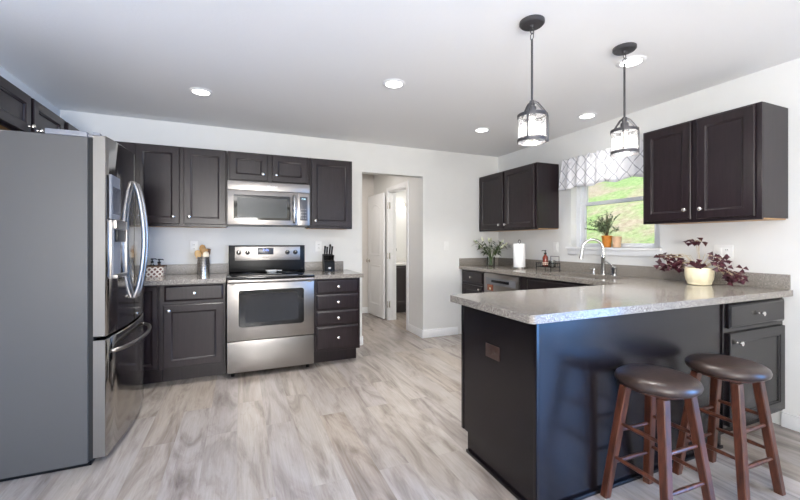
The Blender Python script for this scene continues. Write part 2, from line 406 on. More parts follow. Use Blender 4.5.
kn = MB(DF); kn.lathe((.54, .034, .92), (0, 1, 0), [(.028, 0), (.028, .006), (.012, .008), (.012, .03), (.026, .036), (.028, .05), (.018, .06), (0.001, .062)], 16)
kn.build('door_knob', M['nickel'], door_o)
for z in (.25, 1.02, 1.82):
    hm = MB(); hm.cyl((hx+.012, DY1+.004, z-.05), (hx+.012, DY1+.004, z+.05), .007); hm.box(OX1-.003, OX1+.02, DY1-.019, DY1-.016, z-.05, z+.05)
    hm.build('hinge', M['nickel'], door_o)
# ------------------------------------------------------------------ kitchen window
win = tag(bpy.data.objects.new('window_1', None), None, None, None, 'structure'); COL.objects.link(win); win.location = (.13, -1.725, WZ0)
def ring(mb, x0, x1, y0, y1, z0, z1, w, bev=.002):
    mb.box(x0, x1, y0, y0+w, z0, z1, bev); mb.box(x0, x1, y1-w, y1, z0, z1, bev); mb.box(x0, x1, y0+w, y1-w, z0, z0+w, bev); mb.box(x0, x1, y0+w, y1-w, z1-w, z1, bev)
def ring2(mb, x0, x1, y0, y1, z0, z1, w, wb, wt, bev=.002):
    mb.box(x0, x1, y0, y0+w, z0, z1, bev); mb.box(x0, x1, y1-w, y1, z0, z1, bev); mb.box(x0, x1, y0+w, y1-w, z0, z0+wb, bev); mb.box(x0, x1, y0+w, y1-w, z1-wt, z1, bev)
mb = MB(); ring2(mb, .085, .158, WY0+.001, WY1-.001, WZ0+.001, WZ1-.001, .052, .012, .04); mb.build('window_frame', M['vinyl'], win)
mb = MB(); ring2(mb, .095, .120, WY0+.054, WY1-.054, WZ0+.014, 1.668, .054, .028, .036); mb.build('lower_sash', M['vinyl'], win)
mb = MB(); ring2(mb, .124, .148, WY0+.054, WY1-.054, 1.633, WZ1-.042, .050, .034, .034); mb.build('upper_sash', M['vinyl'], win)
mb = MB(); mb.box(.106, .110, WY0+.10, WY1-.10, WZ0+.035, 1.64); mb.build('pane', M['glass'], win)
mb = MB(); mb.box(.135, .139, WY0+.10, WY1-.10, 1.66, WZ1-.07); mb.build('pane', M['glass'], win)
mb = MB(); mb.box(-.035, .084, WY0-.02, WY1+.045, WZ0-.022, WZ0, .004); mb.box(-.016, -.001, WY0-.03, WY1+.03, WZ0-.075, WZ0-.022, .003)
struct('trim_2', mb, M['white'])
# patio door frame + rear window frames
mb = MB(); ring(mb, .05, .12, -6.6, -4.7, 0, 2.1, .06); mb.box(.06, .11, -5.68, -5.62, .06, 2.04); struct('door_2', mb, M['vinyl'])
mb = MB()
for x in (-4.8, -3.2):
    mb.box(x, x+.05, YR-.1, YR-.04, .7, 2.2); mb.box(x+1.55, x+1.6, YR-.1, YR-.04, .7, 2.2); mb.box(x+.05, x+1.55, YR-.1, YR-.04, .7, .75); mb.box(x+.05, x+1.55, YR-.1, YR-.04, 2.15, 2.2); mb.box(x+.05, x+1.55, YR-.1, YR-.04, 1.43, 1.47)
struct('window_2', mb, M['vinyl'])

# outside hillside
mb = MB(); nx, ny = 60, 90; G = []
for i in range(nx+1):
    x = .5+(i/nx)**1.4*45; row = []
    for j in range(ny+1):
        y = -25+60*j/ny; t = max(0, x-1.2)
        z = -.25+t*.50-.0022*t*t+.10*math.sin(x*.9+y*.35)*min(1, t)+.05*math.sin(y*1.3-x*.5)*min(1, t)
        row.append(mb.V((x, y, z)))
    G.append(row)
for i in range(nx):
    for j in range(ny): mb.bm.faces.new((G[i][j], G[i+1][j], G[i+1][j+1], G[i][j+1]))
struct('hillside', mb, M['grass'], 'sloping green lawn with bare patches seen through the kitchen window')
mb = MB(); mb.box(-30, 30, -40, 60, -.4, -.3); struct('ground', mb, M['grass'])

# ------------------------------------------------------------------ cabinet parts
def FB(x0):   # back wall: a=+X from x0, b out -Y
    return lambda a, b, c: Vector((x0+a, -b, c))
def FR(y0):   # right wall: a = toward camera (-Y) from y0, b out -X
    return lambda a, b, c: Vector((-b, y0-a, c))
def FLW(y0):  # left wall: a = +Y from y0, b out +X
    return lambda a, b, c: Vector((XL+b, y0+a, c))
def FP(x0, yb):  # peninsula front facing -Y: b out -Y from yb
    return lambda a, b, c: Vector((x0+a, yb-b, c))
def axis_of(F): return F(0, 1, 0)-F(0, 0, 0)
def door_mb(F, a0, a1, c0, c1, b0, t=.02, w=.056):
    mb = MB(F)
    def lp(i, b): return [(a0+i, b, c0+i), (a1-i, b, c0+i), (a1-i, b, c1-i), (a0+i, b, c1-i)]
    mb.loops([lp(0, b0), lp(0, b0+t-.004), lp(.004, b0+t), lp(w, b0+t), lp(w+.004, b0+t-.004), lp(w+.010, b0+t-.005), lp(w+.014, b0+t-.011)])
    return mb
def slab_mb(F, a0, a1, c0, c1, b0, t=.02):
    mb = MB(F)
    def lp(i, b): return [(a0+i, b, c0+i), (a1-i, b, c0+i), (a1-i, b, c1-i), (a0+i, b, c1-i)]
    mb.loops([lp(0, b0), lp(0, b0+t-.009), lp(.003, b0+t-.007), lp(.014, b0+t), lp(.016, b0+t)])
    return mb
def knob(F, a, c, b, parent):
    mb = MB(); ax = axis_of(F)
    mb.lathe(F(a, b, c), ax, [(.008, 0), (.006, .004), (.0055, .012), (.012, .017), (.0155, .022), (.014, .028), (.006, .0315), (.0005, .032)], 14)
    return mb.build('knob', M['nickel'], parent)
def cab(name, label, cat, F, wdt, depth, z0, z1, doors=(), drawers=(), toe=False, tz=.105, tr=.075, under=True, mat='cab', hollow=False, group=None, rails=()):
    """doors: (a0,a1,c0,c1,ka,kc) ; drawers: (a0,a1,c0,c1) in local a"""
    r = thing(name, label, cat, F(wdt/2, depth/2, z0 if not toe else 0), group)
    g = .0008; ff = .019; m = M[mat]
    zc = z0 if not toe else tz
    mb = MB(F)
    if hollow:
        mb.box(g, .016, .002, depth-ff, zc, z1); mb.box(wdt-.016, wdt-g, .002, depth-ff, zc, z1)
        mb.box(.016, wdt-.016, .002, depth-ff, zc, zc+.016); mb.box(.016, wdt-.016, .002, .01, zc+.016, z1)
    else: mb.box(g, wdt-g, .002, depth-ff, zc+(.012 if under and not toe else 0), z1)
    mb.build('body', m, r)
    if under and not toe:
        mb = MB(F); mb.box(.012, wdt-.012, .004, depth-ff-.002, zc+.004, zc+.0118); mb.build('underside', M['maple'], r)['label'] = 'unstained maple underside'
    # face frame
    mb = MB(F); b0, b1 = depth-ff, depth
    holes = list(doors)+list(drawers)
    mb.box(g, wdt-g, b0, b1, zc, z1, .0015, 1)
    mb.build('face_frame', m, r)
    if toe:
        mb = MB(F); mb.box(g, wdt-g, .002, depth-tr, 0, tz-.001); mb.build('toe_kick', m, r)
    for d in doors:
        a0, a1, c0, c1, ka, kc = d
        o = door_mb(F, a0, a1, c0, c1, depth+.0012, w=min(.056, (a1-a0)*.24)).build('door', m, r)
        if ka is not None: knob(F, ka, kc, depth+.0212, o)
    for d in drawers:
        a0, a1, c0, c1 = d[:4]
        o = slab_mb(F, a0, a1, c0, c1, depth+.0012).build('drawer', m, r)
        if len(d) == 4: knob(F, (a0+a1)/2, (c0+c1)/2, depth+.0212, o)
    return r
ZB, ZT, DU = 1.3832, 2.1306, .3218
# back wall uppers
F = FB(-4.54)
cab('wall_cabinet', 'two-door dark wall cabinet on the back wall between fridge and microwave', 'cabinet', F, 1.056, DU, ZB, ZT,
    doors=[(.31, .655, ZB+.025, ZT-.012, .605, 1.472), (.69, 1.045, ZB+.025, ZT-.012, .735, 1.475)])
F = FB(-3.481)
cab('wall_cabinet', 'short two-door dark cabinet mounted directly above the microwave', 'cabinet', F, .786, DU, 1.836, ZT,
    doors=[(.022, .372, 1.852, ZT-.012, .328, 1.918), (.415, .765, 1.852, ZT-.012, .455, 1.918)])
F = FB(-2.692)
cab('wall_cabinet', 'single-door dark wall cabinet right of the microwave beside the hall opening', 'cabinet', F, .468, DU, ZB, ZT,
    doors=[(.018, .45, ZB+.025, ZT-.012, .06, 1.465)])
# left wall uppers
F = FLW(-1.80)
cab('wall_cabinet', 'dark two-door cabinet on the left wall above the refrigerator', 'cabinet', F, .895, .325, 1.875, ZT,
    doors=[(.02, .405, 1.885, ZT-.012, .375, 1.93), (.44, .865, 1.885, ZT-.012, .475, 1.93)])
F = FLW(-.903)
cab('wall_cabinet', 'dark corner wall cabinet on the left wall, mostly behind the refrigerator', 'cabinet', F, .565, .325, ZB, ZT,
    doors=[(.04, .50, ZB+.025, ZT-.012, .09, 1.47)])
# right wall uppers
F = FR(-.003)
cab('wall_cabinet', 'two-door dark wall cabinet in the corner left of the window', 'cabinet', F, 1.10, DU, ZB, ZT,
    doors=[(.03, .53, ZB+.022, ZT-.012, .47, 1.457), (.555, 1.072, ZB+.022, ZT-.012, .59, 1.457)])
F = FR(-2.30)
cab('wall_cabinet', 'two-door dark wall cabinet on the right wall, right of the window', 'cabinet', F, .766, DU, ZB, ZT,
    doors=[(.02, .365, ZB+.022, ZT-.012, .333, 1.475), (.40, .735, ZB+.022, ZT-.012, .436, 1.474)])
# base cabinets on the back wall
BD = .612
F = FB(-4.0)
cab('base_cabinet', 'dark base cabinet with one drawer over one door left of the stove', 'cabinet', F, .514, BD, 0, .874, toe=True, tz=.145, tr=.14,
    doors=[(.035, .495, .162, .695, .075, .652)], drawers=[(.04, .495, .728, .862)])
F = FB(-4.86)
cab('base_cabinet', 'dark corner base cabinet with a narrow door beside the refrigerator', 'cabinet', F, .858, BD, 0, .874, toe=True, tz=.145, tr=.14,
    doors=[(.705, .85, .162, .862, None, None)])
F = FB(-2.692)
cab('drawer_cabinet', 'dark base cabinet with four stacked drawers right of the stove', 'cabinet', F, .47, BD, 0, .874, toe=True, tz=.145, tr=.14,
    drawers=[(.022, .448, .727, .862), (.022, .448, .565, .713), (.022, .448, .410, .550), (.022, .448, .166, .396)])
# base cabinets on the right wall
F = FR(-.022)
cab('base_cabinet', 'narrow dark base cabinet left of the dishwasher in the corner', 'cabinet', F, .505, BD, 0, .88, toe=True,
    doors=[(.03, .485, .13, .69, .44, .65)], drawers=[(.03, .485, .72, .862)])
F = FR(-1.165)
cab('sink_cabinet', 'dark base cabinet under the sink right of the dishwasher', 'cabinet', F, 1.215, BD, 0, .88, toe=True, hollow=True,
    doors=[(.12, .60, .13, .69, .56, .65), (.63, 1.1, .13, .69, .67, .65)], drawers=[(.12, 1.1, .72, .862, 0)])
# peninsula
PX, PY0, PY1 = -2.125, -3.03, -2.41
pen = thing('peninsula_cabinet', 'dark peninsula cabinet run with panelled back behind the bar stools', 'cabinet', (-1.4, -2.72, 0))
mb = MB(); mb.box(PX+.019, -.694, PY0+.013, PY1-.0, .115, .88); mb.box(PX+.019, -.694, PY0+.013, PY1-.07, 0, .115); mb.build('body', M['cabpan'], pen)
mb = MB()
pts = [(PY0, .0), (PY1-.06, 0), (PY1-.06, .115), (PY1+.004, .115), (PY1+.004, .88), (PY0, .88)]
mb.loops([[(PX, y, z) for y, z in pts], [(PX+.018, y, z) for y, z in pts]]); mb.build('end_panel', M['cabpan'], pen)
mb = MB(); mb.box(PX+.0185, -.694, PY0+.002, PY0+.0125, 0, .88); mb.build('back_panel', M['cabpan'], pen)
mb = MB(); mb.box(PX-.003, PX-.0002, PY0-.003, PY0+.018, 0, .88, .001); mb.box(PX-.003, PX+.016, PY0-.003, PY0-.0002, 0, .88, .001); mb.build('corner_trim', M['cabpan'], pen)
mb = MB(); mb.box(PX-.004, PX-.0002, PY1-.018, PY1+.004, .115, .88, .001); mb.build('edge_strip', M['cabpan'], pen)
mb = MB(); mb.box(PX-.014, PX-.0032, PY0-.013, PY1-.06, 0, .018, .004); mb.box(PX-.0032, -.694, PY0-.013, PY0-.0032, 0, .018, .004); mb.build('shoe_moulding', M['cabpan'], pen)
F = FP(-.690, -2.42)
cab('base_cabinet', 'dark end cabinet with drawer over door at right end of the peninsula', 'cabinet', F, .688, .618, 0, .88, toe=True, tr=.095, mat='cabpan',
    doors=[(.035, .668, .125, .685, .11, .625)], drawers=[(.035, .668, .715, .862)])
# outlets
def outlet(label, F, a, c, double=False, brown=False, horiz=False, rocker=False, group=None, cat='outlet'):
    r = thing('light_switch' if rocker else 'electrical_outlet', label, 'light switch' if rocker else 'outlet', F(a, 0, c), group)
    w, h_ = (.062 if double else .036), .058
    if horiz: w, h_ = .058, .036
    mb = MB(F); mb.box(a-w, a+w, .0005, .006, c-h_, c+h_, .002); mb.build('cover_plate', M['brownplate'] if brown else M['plate'], r)
    gangs = [a-.024, a+.024] if double else [a]
    for gi, ga in enumerate(gangs):
        if rocker or (double and gi == 0):
            mb = MB(F); mb.box(ga-.0165, ga+.0165, .0062, .010, c-.033, c+.033, .001); mb.build('rocker', M['plate'], r)
        else:
            for s_ in (-1, 1):
                mb = MB(F); da, dc = (s_*.02, 0) if horiz else (0, s_*.02)
                mb.box(ga-.015+da, ga+.015+da, .0062, .008, c-.014+dc, c+.014+dc, .001); so_ = mb.build('socket', M['brownplate'] if brown else M['plate'], r)
                mb = MB(F); mb.box(ga-.007+da, ga-.004+da, .0082, .0087, c-.004+dc, c+.006+dc); mb.box(ga+.004+da, ga+.007+da, .0082, .0087, c-.004+dc, c+.006+dc); mb.build('slot', M['slot'], so_)
    return r
outlet('white outlet behind the crock of wooden utensils on the back wall', FB(0), -3.80, 1.19)
outlet('white outlet behind the black knife block', FB(0), -2.533, 1.19)
outlet('white light switch on the back wall right of the hall opening', FB(0), -.848, 1.19, rocker=True)
outlet('white light switch on the right wall between corner cabinet and window', FR(0), 1.06, 1.178, rocker=True)
outlet('white double outlet and switch plate behind the purple potted plant', FR(0), 2.70, 1.16, double=True)
outlet('brown horizontal outlet on the end panel of the peninsula', lambda a, b, c: Vector((PX-b, -a, c)), 2.71, .653, brown=True, horiz=True)

# ------------------------------------------------------------------ countertops
def slab(name, outer, inner, z0, z1, bev, parent, mat=M['granite']):
    bm = bmesh.new(); es = []
    for lp in [outer]+list(inner):
        vs = [bm.verts.new((x, y, z1)) for x, y in lp]
        es += [bm.edges.new((vs[i], vs[(i+1) % len(vs)])) for i in range(len(vs))]
    bmesh.ops.triangle_fill(bm, use_beauty=True, use_dissolve=False, edges=es)
    top = list(bm.faces)
    r = bmesh.ops.extrude_face_region(bm, geom=top)
    bmesh.ops.translate(bm, verts=[g for g in r['geom'] if isinstance(g, bmesh.types.BMVert)], vec=(0, 0, z0-z1))
    bmesh.ops.recalc_face_normals(bm, faces=bm.faces)
    hard = [e for e in bm.edges if len(e.link_faces) == 2 and abs(e.link_faces[0].normal.z) > .9 != abs(e.link_faces[1].normal.z) > .9 and abs(e.verts[0].co.z-e.verts[1].co.z) < 1e-6
            and (abs(e.link_faces[0].normal.z) > .9) != (abs(e.link_faces[1].normal.z) > .9)]
    bmesh.ops.bevel(bm, geom=hard, offset=bev, segments=3, affect='EDGES', profile=.5)
    m_ = MB(); m_.bm.free(); m_.bm = bm
    return m_.build(name, mat, parent)
ct = thing('countertop', 'speckled grey granite countertop left of the stove', 'countertop', (-4.18, -.32, .876))
slab('worktop', [(-4.868, -.003), (-4.868, -.648), (-3.482, -.648), (-3.482, -.003)], [], .8755, .914, .006, ct)
mb = MB(); mb.box(-4.868, -3.482, -.022, -.002, .9145, 1.015, .002); tag(mb.build('backsplash', M['granite_splash']), 'granite backsplash strip on the back wall left of the stove', 'backsplash')
ct = thing('countertop', 'small granite countertop over the four-drawer cabinet right of the stove', 'countertop', (-2.44, -.32, .876))
slab('worktop', [(-2.694, -.003), (-2.694, -.648), (-2.196, -.648), (-2.196, -.003)], [], .8755, .914, .006, ct)
mb = MB(); mb.box(-2.694, -2.245, -.022, -.002, .9145, 1.015, .002); tag(mb.build('backsplash', M['granite_splash']), 'short granite backsplash strip behind the knife block', 'backsplash')
ZC = .92
ct = thing('countertop', 'long U-shaped granite countertop of the sink run and peninsula', 'countertop', (-.33, -1.5, .881))
def arc(cx, cy, r, a0, a1, n=5): return [(cx+r*math.cos(math.radians(a0+(a1-a0)*i/n)), cy+r*math.sin(math.radians(a0+(a1-a0)*i/n))) for i in range(n+1)]
outer = [(-.003, -.003), (-.652, -.003), (-.652, -2.385)]+arc(-2.206+.025, -2.385-.025, .025, 90, 180)+arc(-2.206+.022, -3.09+.022, .022, 180, 270)+[(-.003, -3.09)]
SX0, SX1, SY0, SY1 = -.52, -.135, -2.10, -1.33
inner = arc(SX1-.05, SY1-.05, .05, 0, 90)+arc(SX0+.05, SY1-.05, .05, 90, 180)+arc(SX0+.05, SY0+.05, .05, 180, 270)+arc(SX1-.05, SY0+.05, .05, 270, 360)
slab('worktop', outer, [inner], .8812, ZC, .006, ct)
mb = MB(); mb.box(-.022, -.002, -3.078, -.0225, ZC+.0005, 1.022, .002); tag(mb.build('backsplash', M['granite_splash']), 'long granite backsplash strip on the window wall behind the sink', 'backsplash')
mb = MB(); mb.box(-.645, -.002, -.0218, -.002, ZC+.0005, 1.022, .002); tag(mb.build('backsplash', M['granite_splash']), 'short granite backsplash strip in the corner behind the lilies', 'backsplash')
# sink
sk = thing('kitchen_sink', 'stainless undermount double-bowl sink below the window', 'sink', (-.33, -1.715, .70))
for i, (ya, yb) in enumerate(((-2.098, -1.725), (-1.705, -1.332))):
    mb = MB(); x0, x1 = SX0-.004, SX1+.004
    def lp(ins, z):
        r_ = .05; return [(x, y, z) for x, y in arc(x1-ins-r_, yb-ins-r_, r_, 0, 90)+arc(x0+ins+r_, yb-ins-r_, r_, 90, 180)+arc(x0+ins+r_, ya+ins+r_, r_, 180, 270)+arc(x1-ins-r_, ya+ins+r_, r_, 270, 360)]
    mb.loops([lp(-.003, .8805), lp(-.003, .70), lp(.03, .685)], cap0=False, cap1=True)
    mb.loops([lp(-.003, .8805), lp(0, .8805), lp(.004, .71), lp(.03, .692)], cap0=False, cap1=True)
    b_ = mb.build('bowl', M['steel'], sk)
    mb = MB(); mb.lathe(((x0+x1)/2, (ya+yb)/2, .6925), (0, 0, 1), [(.04, 0), (.04, .002), (.03, .003), (.02, .001)], 16); mb.build('drain', M['chrome'], b_)
# faucet
fc = thing('kitchen_faucet', 'brushed gooseneck pull-down kitchen faucet at the sink', 'faucet', (-.075, -1.735, ZC))
fx, fy = -.075, -1.735
mb = MB(); mb.lathe((fx, fy, ZC), (0, 0, 1), [(.028, 0), (.028, .006), (.021, .012), (.0195, .16), (.022, .165), (.022, .18), (.017, .19)], 20); mb.build('base', M['chrome'], fc)
pts = [(fx, fy, ZC+.185), (fx, fy, ZC+.25)]
dirx, diry = -.80, .60
for i in range(1, 11):
    t = PI*i/11; pts.append((fx+dirx*(.095*(1-math.cos(t))), fy+diry*(.095*(1-math.cos(t))), ZC+.25+.095*math.sin(t)))
e = pts[-1]; pts.append((fx+dirx*.192, fy+diry*.192, ZC+.235))
mb = MB(); mb.tube(pts, .0125, 12); mb.build('gooseneck_spout', M['chrome'], fc)
mb = MB(); mb.lathe((fx+dirx*.192, fy+diry*.192, ZC+.238), (dirx*.12, diry*.12, -1), [(.013, 0), (.0165, .01), (.0175, .05), (.0205, .07), (.0205, .083), (.016, .085)], 16); mb.build('spray_head', M['chrome'], fc)
hd = thing('faucet_handle', 'side lever valve on the countertop right of the faucet', 'faucet handle', (-.075, -1.852, ZC))
mb = MB(); mb.lathe((-.075, -1.852, ZC), (0, 0, 1), [(.026, 0), (.026, .006), (.022, .01), (.024, .06), (.026, .066), (.026, .078), (.016, .086), (.001, .087)], 18); mb.build('base', M['chrome'], hd)
mb = MB(); mb.tube([(-.075, -1.850, ZC+.083), (-.078, -1.83, ZC+.095), (-.083, -1.785, ZC+.125), (-.086, -1.768, ZC+.135)], [.008, .007, .006, .007], 10); mb.build('lever', M['chrome'], hd)
sp = thing('sink_soap_dispenser', 'small chrome pump left of the faucet on the countertop', 'soap dispenser', (-.078, -1.63, ZC))
mb = MB(); mb.lathe((-.078, -1.63, ZC), (0, 0, 1), [(.02, 0), (.02, .004), (.012, .008), (.009, .03), (.012, .034), (.02, .040), (.02, .05), (.008, .054)], 16); mb.build('base', M['chrome'], sp)
mb = MB(); mb.tube([(-.078, -1.63, ZC+.046), (-.10, -1.625, ZC+.05), (-.125, -1.62, ZC+.044)], .006, 8); mb.build('nozzle', M['chrome'], sp)

# ------------------------------------------------------------------ dishwasher
F = FR(-.530)
dw = thing('dishwasher', 'stainless dishwasher with dark pocket handle under the right countertop', 'dishwasher', F(.316, .3, 0))
mb = MB(F); mb.box(.002, .630, .01, .585, .012, .878); mb.build('body', M['blk'], dw)
mb = MB(F); mb.box(.006, .626, .5855, .625, .11, .866, .004); dd = mb.build('door', M['steel'], dw)
mb = MB(F); mb.box(.05, .58, .6252, .627, .735, .815, .001); mb.build('handle_recess', M['greyplastic'], dd)
mb = MB(F); mb.box(.16, .47, .6272, .634, .765, .795, .002); mb.build('handle', M['blk'], dd)
mb = MB(F); mb.box(.01, .62, .5, .54, .0, .1); mb.build('toe_kick', M['blk'], dw)
mg = thing('magnet', 'small orange square magnet stuck on the dishwasher front', 'magnet', F(.12, .628, .66))
mb = MB(F); mb.box(.075, .185, .6255, .629, .665, .735, .001); mb.build('plaque', M['orange'], mg)
mb = MB(F); mb.box(.12, .145, .6292, .631, .675, .70, .001); mb.build('tag', M['cream'], mg)

# ------------------------------------------------------------------ stove
F = FB(-3.477); SW = .78
st = thing('stove', 'freestanding stainless electric range with black glass cooktop', 'stove', F(SW/2, .33, 0))
mb = MB(F); mb.box(.002, SW-.002, .02, .612, .06, .90); mb.build('body', M['blk'], st)
for a in (.05, SW-.05):
    for b in (.08, .56):
        mb = MB(); mb.cyl(tuple(F(a, b, 0)), tuple(F(a, b, .0595)), .016); mb.build('foot', M['blk'], st)
mb = MB(F); mb.box(0, SW, .02, .655, .9005, .922, .006); ck = mb.build('cooktop', M['blkglass'], st)
for a, b, r_ in ((.2, .2, .075), (.58, .2, .09), (.2, .47, .10), (.58, .47, .075)):
    mb = MB(); mb.lathe(F(a, b, .9222), (0, 0, 1), [(r_, 0), (r_, .0004), (r_-.003, .0004), (r_-.003, 0)], 40, False, False); mb.build('burner_ring', M['display'], ck)
mb = MB(F); mb.box(.004, SW-.004, .6155, .652, .342, .862, .004); dr = mb.build('oven_door', M['steel'], st)
mb = MB(F)
def rr(a0, a1, c0, c1, r, b):
    return [(a0+r-r*math.cos(t), b, c1-r+r*math.sin(t)) for t in [PI/2*i/4 for i in range(5)]]+[(a1-r+r*math.sin(t), b, c1-r+r*math.cos(t)) for t in [PI/2*i/4 for i in range(5)]]+[(a1-r+r*math.cos(t), b, c0+r-r*math.sin(t)) for t in [PI/2*i/4 for i in range(5)]]+[(a0+r-r*math.sin(t), b, c0+r-r*math.cos(t)) for t in [PI/2*i/4 for i in range(5)]]
mb.loops([rr(.10, .68, .462, .80, .025, .6522), rr(.10, .68, .462, .80, .025, .654), rr(.105, .675, .467, .795, .022, .6545)]); wn = mb.build('oven_window', M['blkglass'], dr)
mb = MB(F); mb.loops([rr(.155, .625, .50, .765, .01, .6546), rr(.155, .625, .50, .765, .01, .6549)]); mb.build('inner_window', M['ovenglass'], wn)
mb = MB(F); mb.box(.006, SW-.006, .668, .694, .868, .898, .010, 3); mb.box(.03, .06, .6522, .67, .85, .89, .004); mb.box(SW-.06, SW-.03, .6522, .67, .85, .89, .004); mb.build('handle', M['steel'], dr)
mb = MB(F); mb.box(.004, SW-.004, .6155, .650, .052, .334, .005); mb.build('storage_drawer', M['steel'], st)
# backguard
mb = MB(F); mb.box(.002, SW-.002, .005, .07, .9225, 1.205, .004); bgd = mb.build('backguard', M['blk'], st)
mb = MB(F); mb.box(.062, SW-.055, .0702, .076, 1.045, 1.190, .002); cp = mb.build('control_panel', M['steel'], bgd)
mb = MB(F); mb.box(.285, .445, .0762, .079, 1.105, 1.178, .002); dp = mb.build('display', M['display'], bgd)
text_mesh('clock_digits', '2:46', .036, F(.365, .0800, 1.153), FACE_NY, M['digits'], bgd)
text_mesh('brand_lettering', 'Whirlpool', .016, F(.365, .0768, 1.078), FACE_NY, M['slot'], bgd)
for a in (.10, .185, .59, .675):
    mb = MB(); mb.lathe(F(a, .0762, 1.128), (0, -1, 0), [(.024, 0), (.024, .004), (.019, .006), (.017, .022), (.001, .024)], 20); kk = mb.build('control_knob', M['blk'], bgd)
    mb = MB(F); mb.box(a-.0015, a+.0015, .1005, .102, 1.130, 1.146); mb.build('pointer', M['nickel'], kk)
# spoon rest
rs = thing('spoon_rest', 'white ceramic spoon rest lying on the black cooktop', 'spoon rest', (-3.06, -.19, .9226))
mb = MB(); mb.loops([[(x*.065*s-3.06, y*.045*s-.19, .9228+z) for x, y in [(math.cos(2*PI*i/24), math.sin(2*PI*i/24)) for i in range(24)]] for s, z in ((.7, 0), (1, .02), (1.02, .022), (.97, .022), (.68, .006))]); mb.build('dish', M['plate'], rs)
mb = MB(); mb.box(-3.0, -2.955, -.2, -.18, .936, .944, .002); mb.build('rest_tab', M['plate'], rs)

# ------------------------------------------------------------------ microwave
F = FB(-3.480); SW = .782; mz0, mz1 = 1.405, 1.834
mw = thing('microwave', 'stainless over-the-range microwave above the stove', 'microwave', F(SW/2, .2, mz0))
mb = MB(F); mb.box(.001, SW-.001, .003, .372, mz0, mz1); mb.build('body', M['blk'], mw)
mb = MB(F); mb.box(.002, SW-.002, .3722, .402, mz1-.088, mz1-.002, .004); vg = mb.build('vent_panel', M['steel'], mw)
text_mesh('brand_lettering', 'Whirlpool', .024, F(.41, .4026, mz1-.042), FACE_NY, M['plate'], vg)
mb = MB(F); mb.box(.002, .655, .3722, .400, mz0+.004, mz1-.091, .004); dr = mb.build('door', M['steel'], mw)
mb = MB(F); mb.loops([rr(.058, .588, mz0+.052, mz1-.135, .012, .4002), rr(.058, .588, mz0+.052, mz1-.135, .012, .402), rr(.062, .584, mz0+.056, mz1-.139, .010, .4024)]); mb_w = mb.build('door_window', M['blkglass'], dr)
mb = MB(F); mb.loops([rr(.09, .555, mz0+.075, mz1-.16, .006, .4025), rr(.09, .555, mz0+.075, mz1-.16, .006, .4028)]); mb.build('mesh_screen', M['mwglass'], mb_w)
mb = MB(F); mb.tube([F(.622, .4005, mz0+.03) if 0 else (.622, .402, mz0+.035), (.622, .425, mz0+.045), (.622, .435, mz0+.08), (.622, .438, mz0+.17), (.622, .435, mz0+.26), (.622, .425, mz0+.295), (.622, .402, mz0+.305)], .015, 12); mb.build('handle', M['chrome'], dr)
mb = MB(F); mb.box(.657, SW-.002, .3722, .400, mz0+.004, mz1-.091, .004); cpn = mb.build('control_panel', M['steel'], mw)
mb = MB(F); mb.box(.678, .758, .4002, .402, mz0+.055, mz1-.13, .001); kp = mb.build('keypad', M['display'], cpn)
text_mesh('clock_digits', '2:46', .026, F(.718, .4026, mz1-.152), FACE_NY, M['lcd'], kp)
mb = MB(F)
for i in range(4):
    for j in range(3): mb.box(.692+j*.02, .704+j*.02, .4022, .4028, mz0+.075+i*.03, mz0+.085+i*.03)
mb.build('buttons', M['greyplastic'], kp)

# ------------------------------------------------------------------ refrigerator
FY0, FY1, FC = -1.79, -.885, -1.3375
fr = thing('refrigerator', 'large stainless french-door refrigerator with grey side at left', 'refrigerator', (-4.5, FC, 0))
mb = MB(); mb.box(-4.86, -4.136, FY0, FY1, .022, 1.815, .004); mb.build('body', M['fridgeside'], fr)
mb = MB(); mb.box(-4.84, -4.125, FY0+.02, FY1-.02, 0.0, .0215); mb.build('base_grille', M['blk'], fr)
mb = MB(); mb.box(-4.1358, -4.114, FY0+.012, FY1-.012, .03, 1.812); mb.build('gasket', M['rubber'], fr)
def fx_(y): return -4.054+.034*(1-((y-FC)/.4525)**2)
def doorface(y0, y1, z0, z1, n=12):
    ys = [y0+(y1-y0)*i/n for i in range(n+1)]
    out = [(-4.112, y0), ]
    prof = [(-4.112, y0), (fx_(y0)-.004, y0)]+[(fx_(y), min(max(y, y0+.004), y1-.004)) for y in ys]+[(fx_(y1)-.004, y1), (-4.112, y1)]
    return prof
def fdoor(y0, y1, z0, z1, name):
    pr_ = doorface(y0, y1, z0, z1); cx = -4.07; cy = (y0+y1)/2
    def sc(k): return [(cx+(x-cx)*k, cy+(y-cy)*(1-(1-k)*.15)) for x, y in pr_]
    mb = MB(); mb.loops([[(x, y, z0) for x, y in sc(.9)], [(x, y, z0+.004) for x, y in pr_], [(x, y, z1-.004) for x, y in pr_], [(x, y, z1) for x, y in sc(.9)]])
    o = mb.build(name, M['steelf'], fr)
    o.data.materials.append(M['edge'])
    for p in o.data.polygons:
        if abs(p.normal.y) > .9: p.material_index = 1
    return o
d1 = fdoor(FY0, FC-.004, .712, 1.83, 'left_door'); d2 = fdoor(FC+.004, FY1, .712, 1.83, 'right_door'); d3 = fdoor(FY0, FY1, .04, .696, 'freezer_drawer')
def bow(y, par):
    pts = []
    for i in range(15):
        t = i/14; z = .875+t*.755; pts.append((fx_(y)+.012+.050*math.sin(PI*t)**.75, y, z))
    mb = MB(); mb.tube([(fx_(y)+.001, y, .875)]+pts+[(fx_(y)+.001, y, 1.63)], .0095, 10, flat=1.3); mb.build('handle', M['steel'], par)
bow(FC-.042, d1); bow(FC+.042, d2)
mb = MB(); pts = []
for i in range(17):
    t = i/16; y = FY0+.07+t*(.905-.14); pts.append((fx_(y)+.012+.055*math.sin(PI*t)**.5, y, .615))
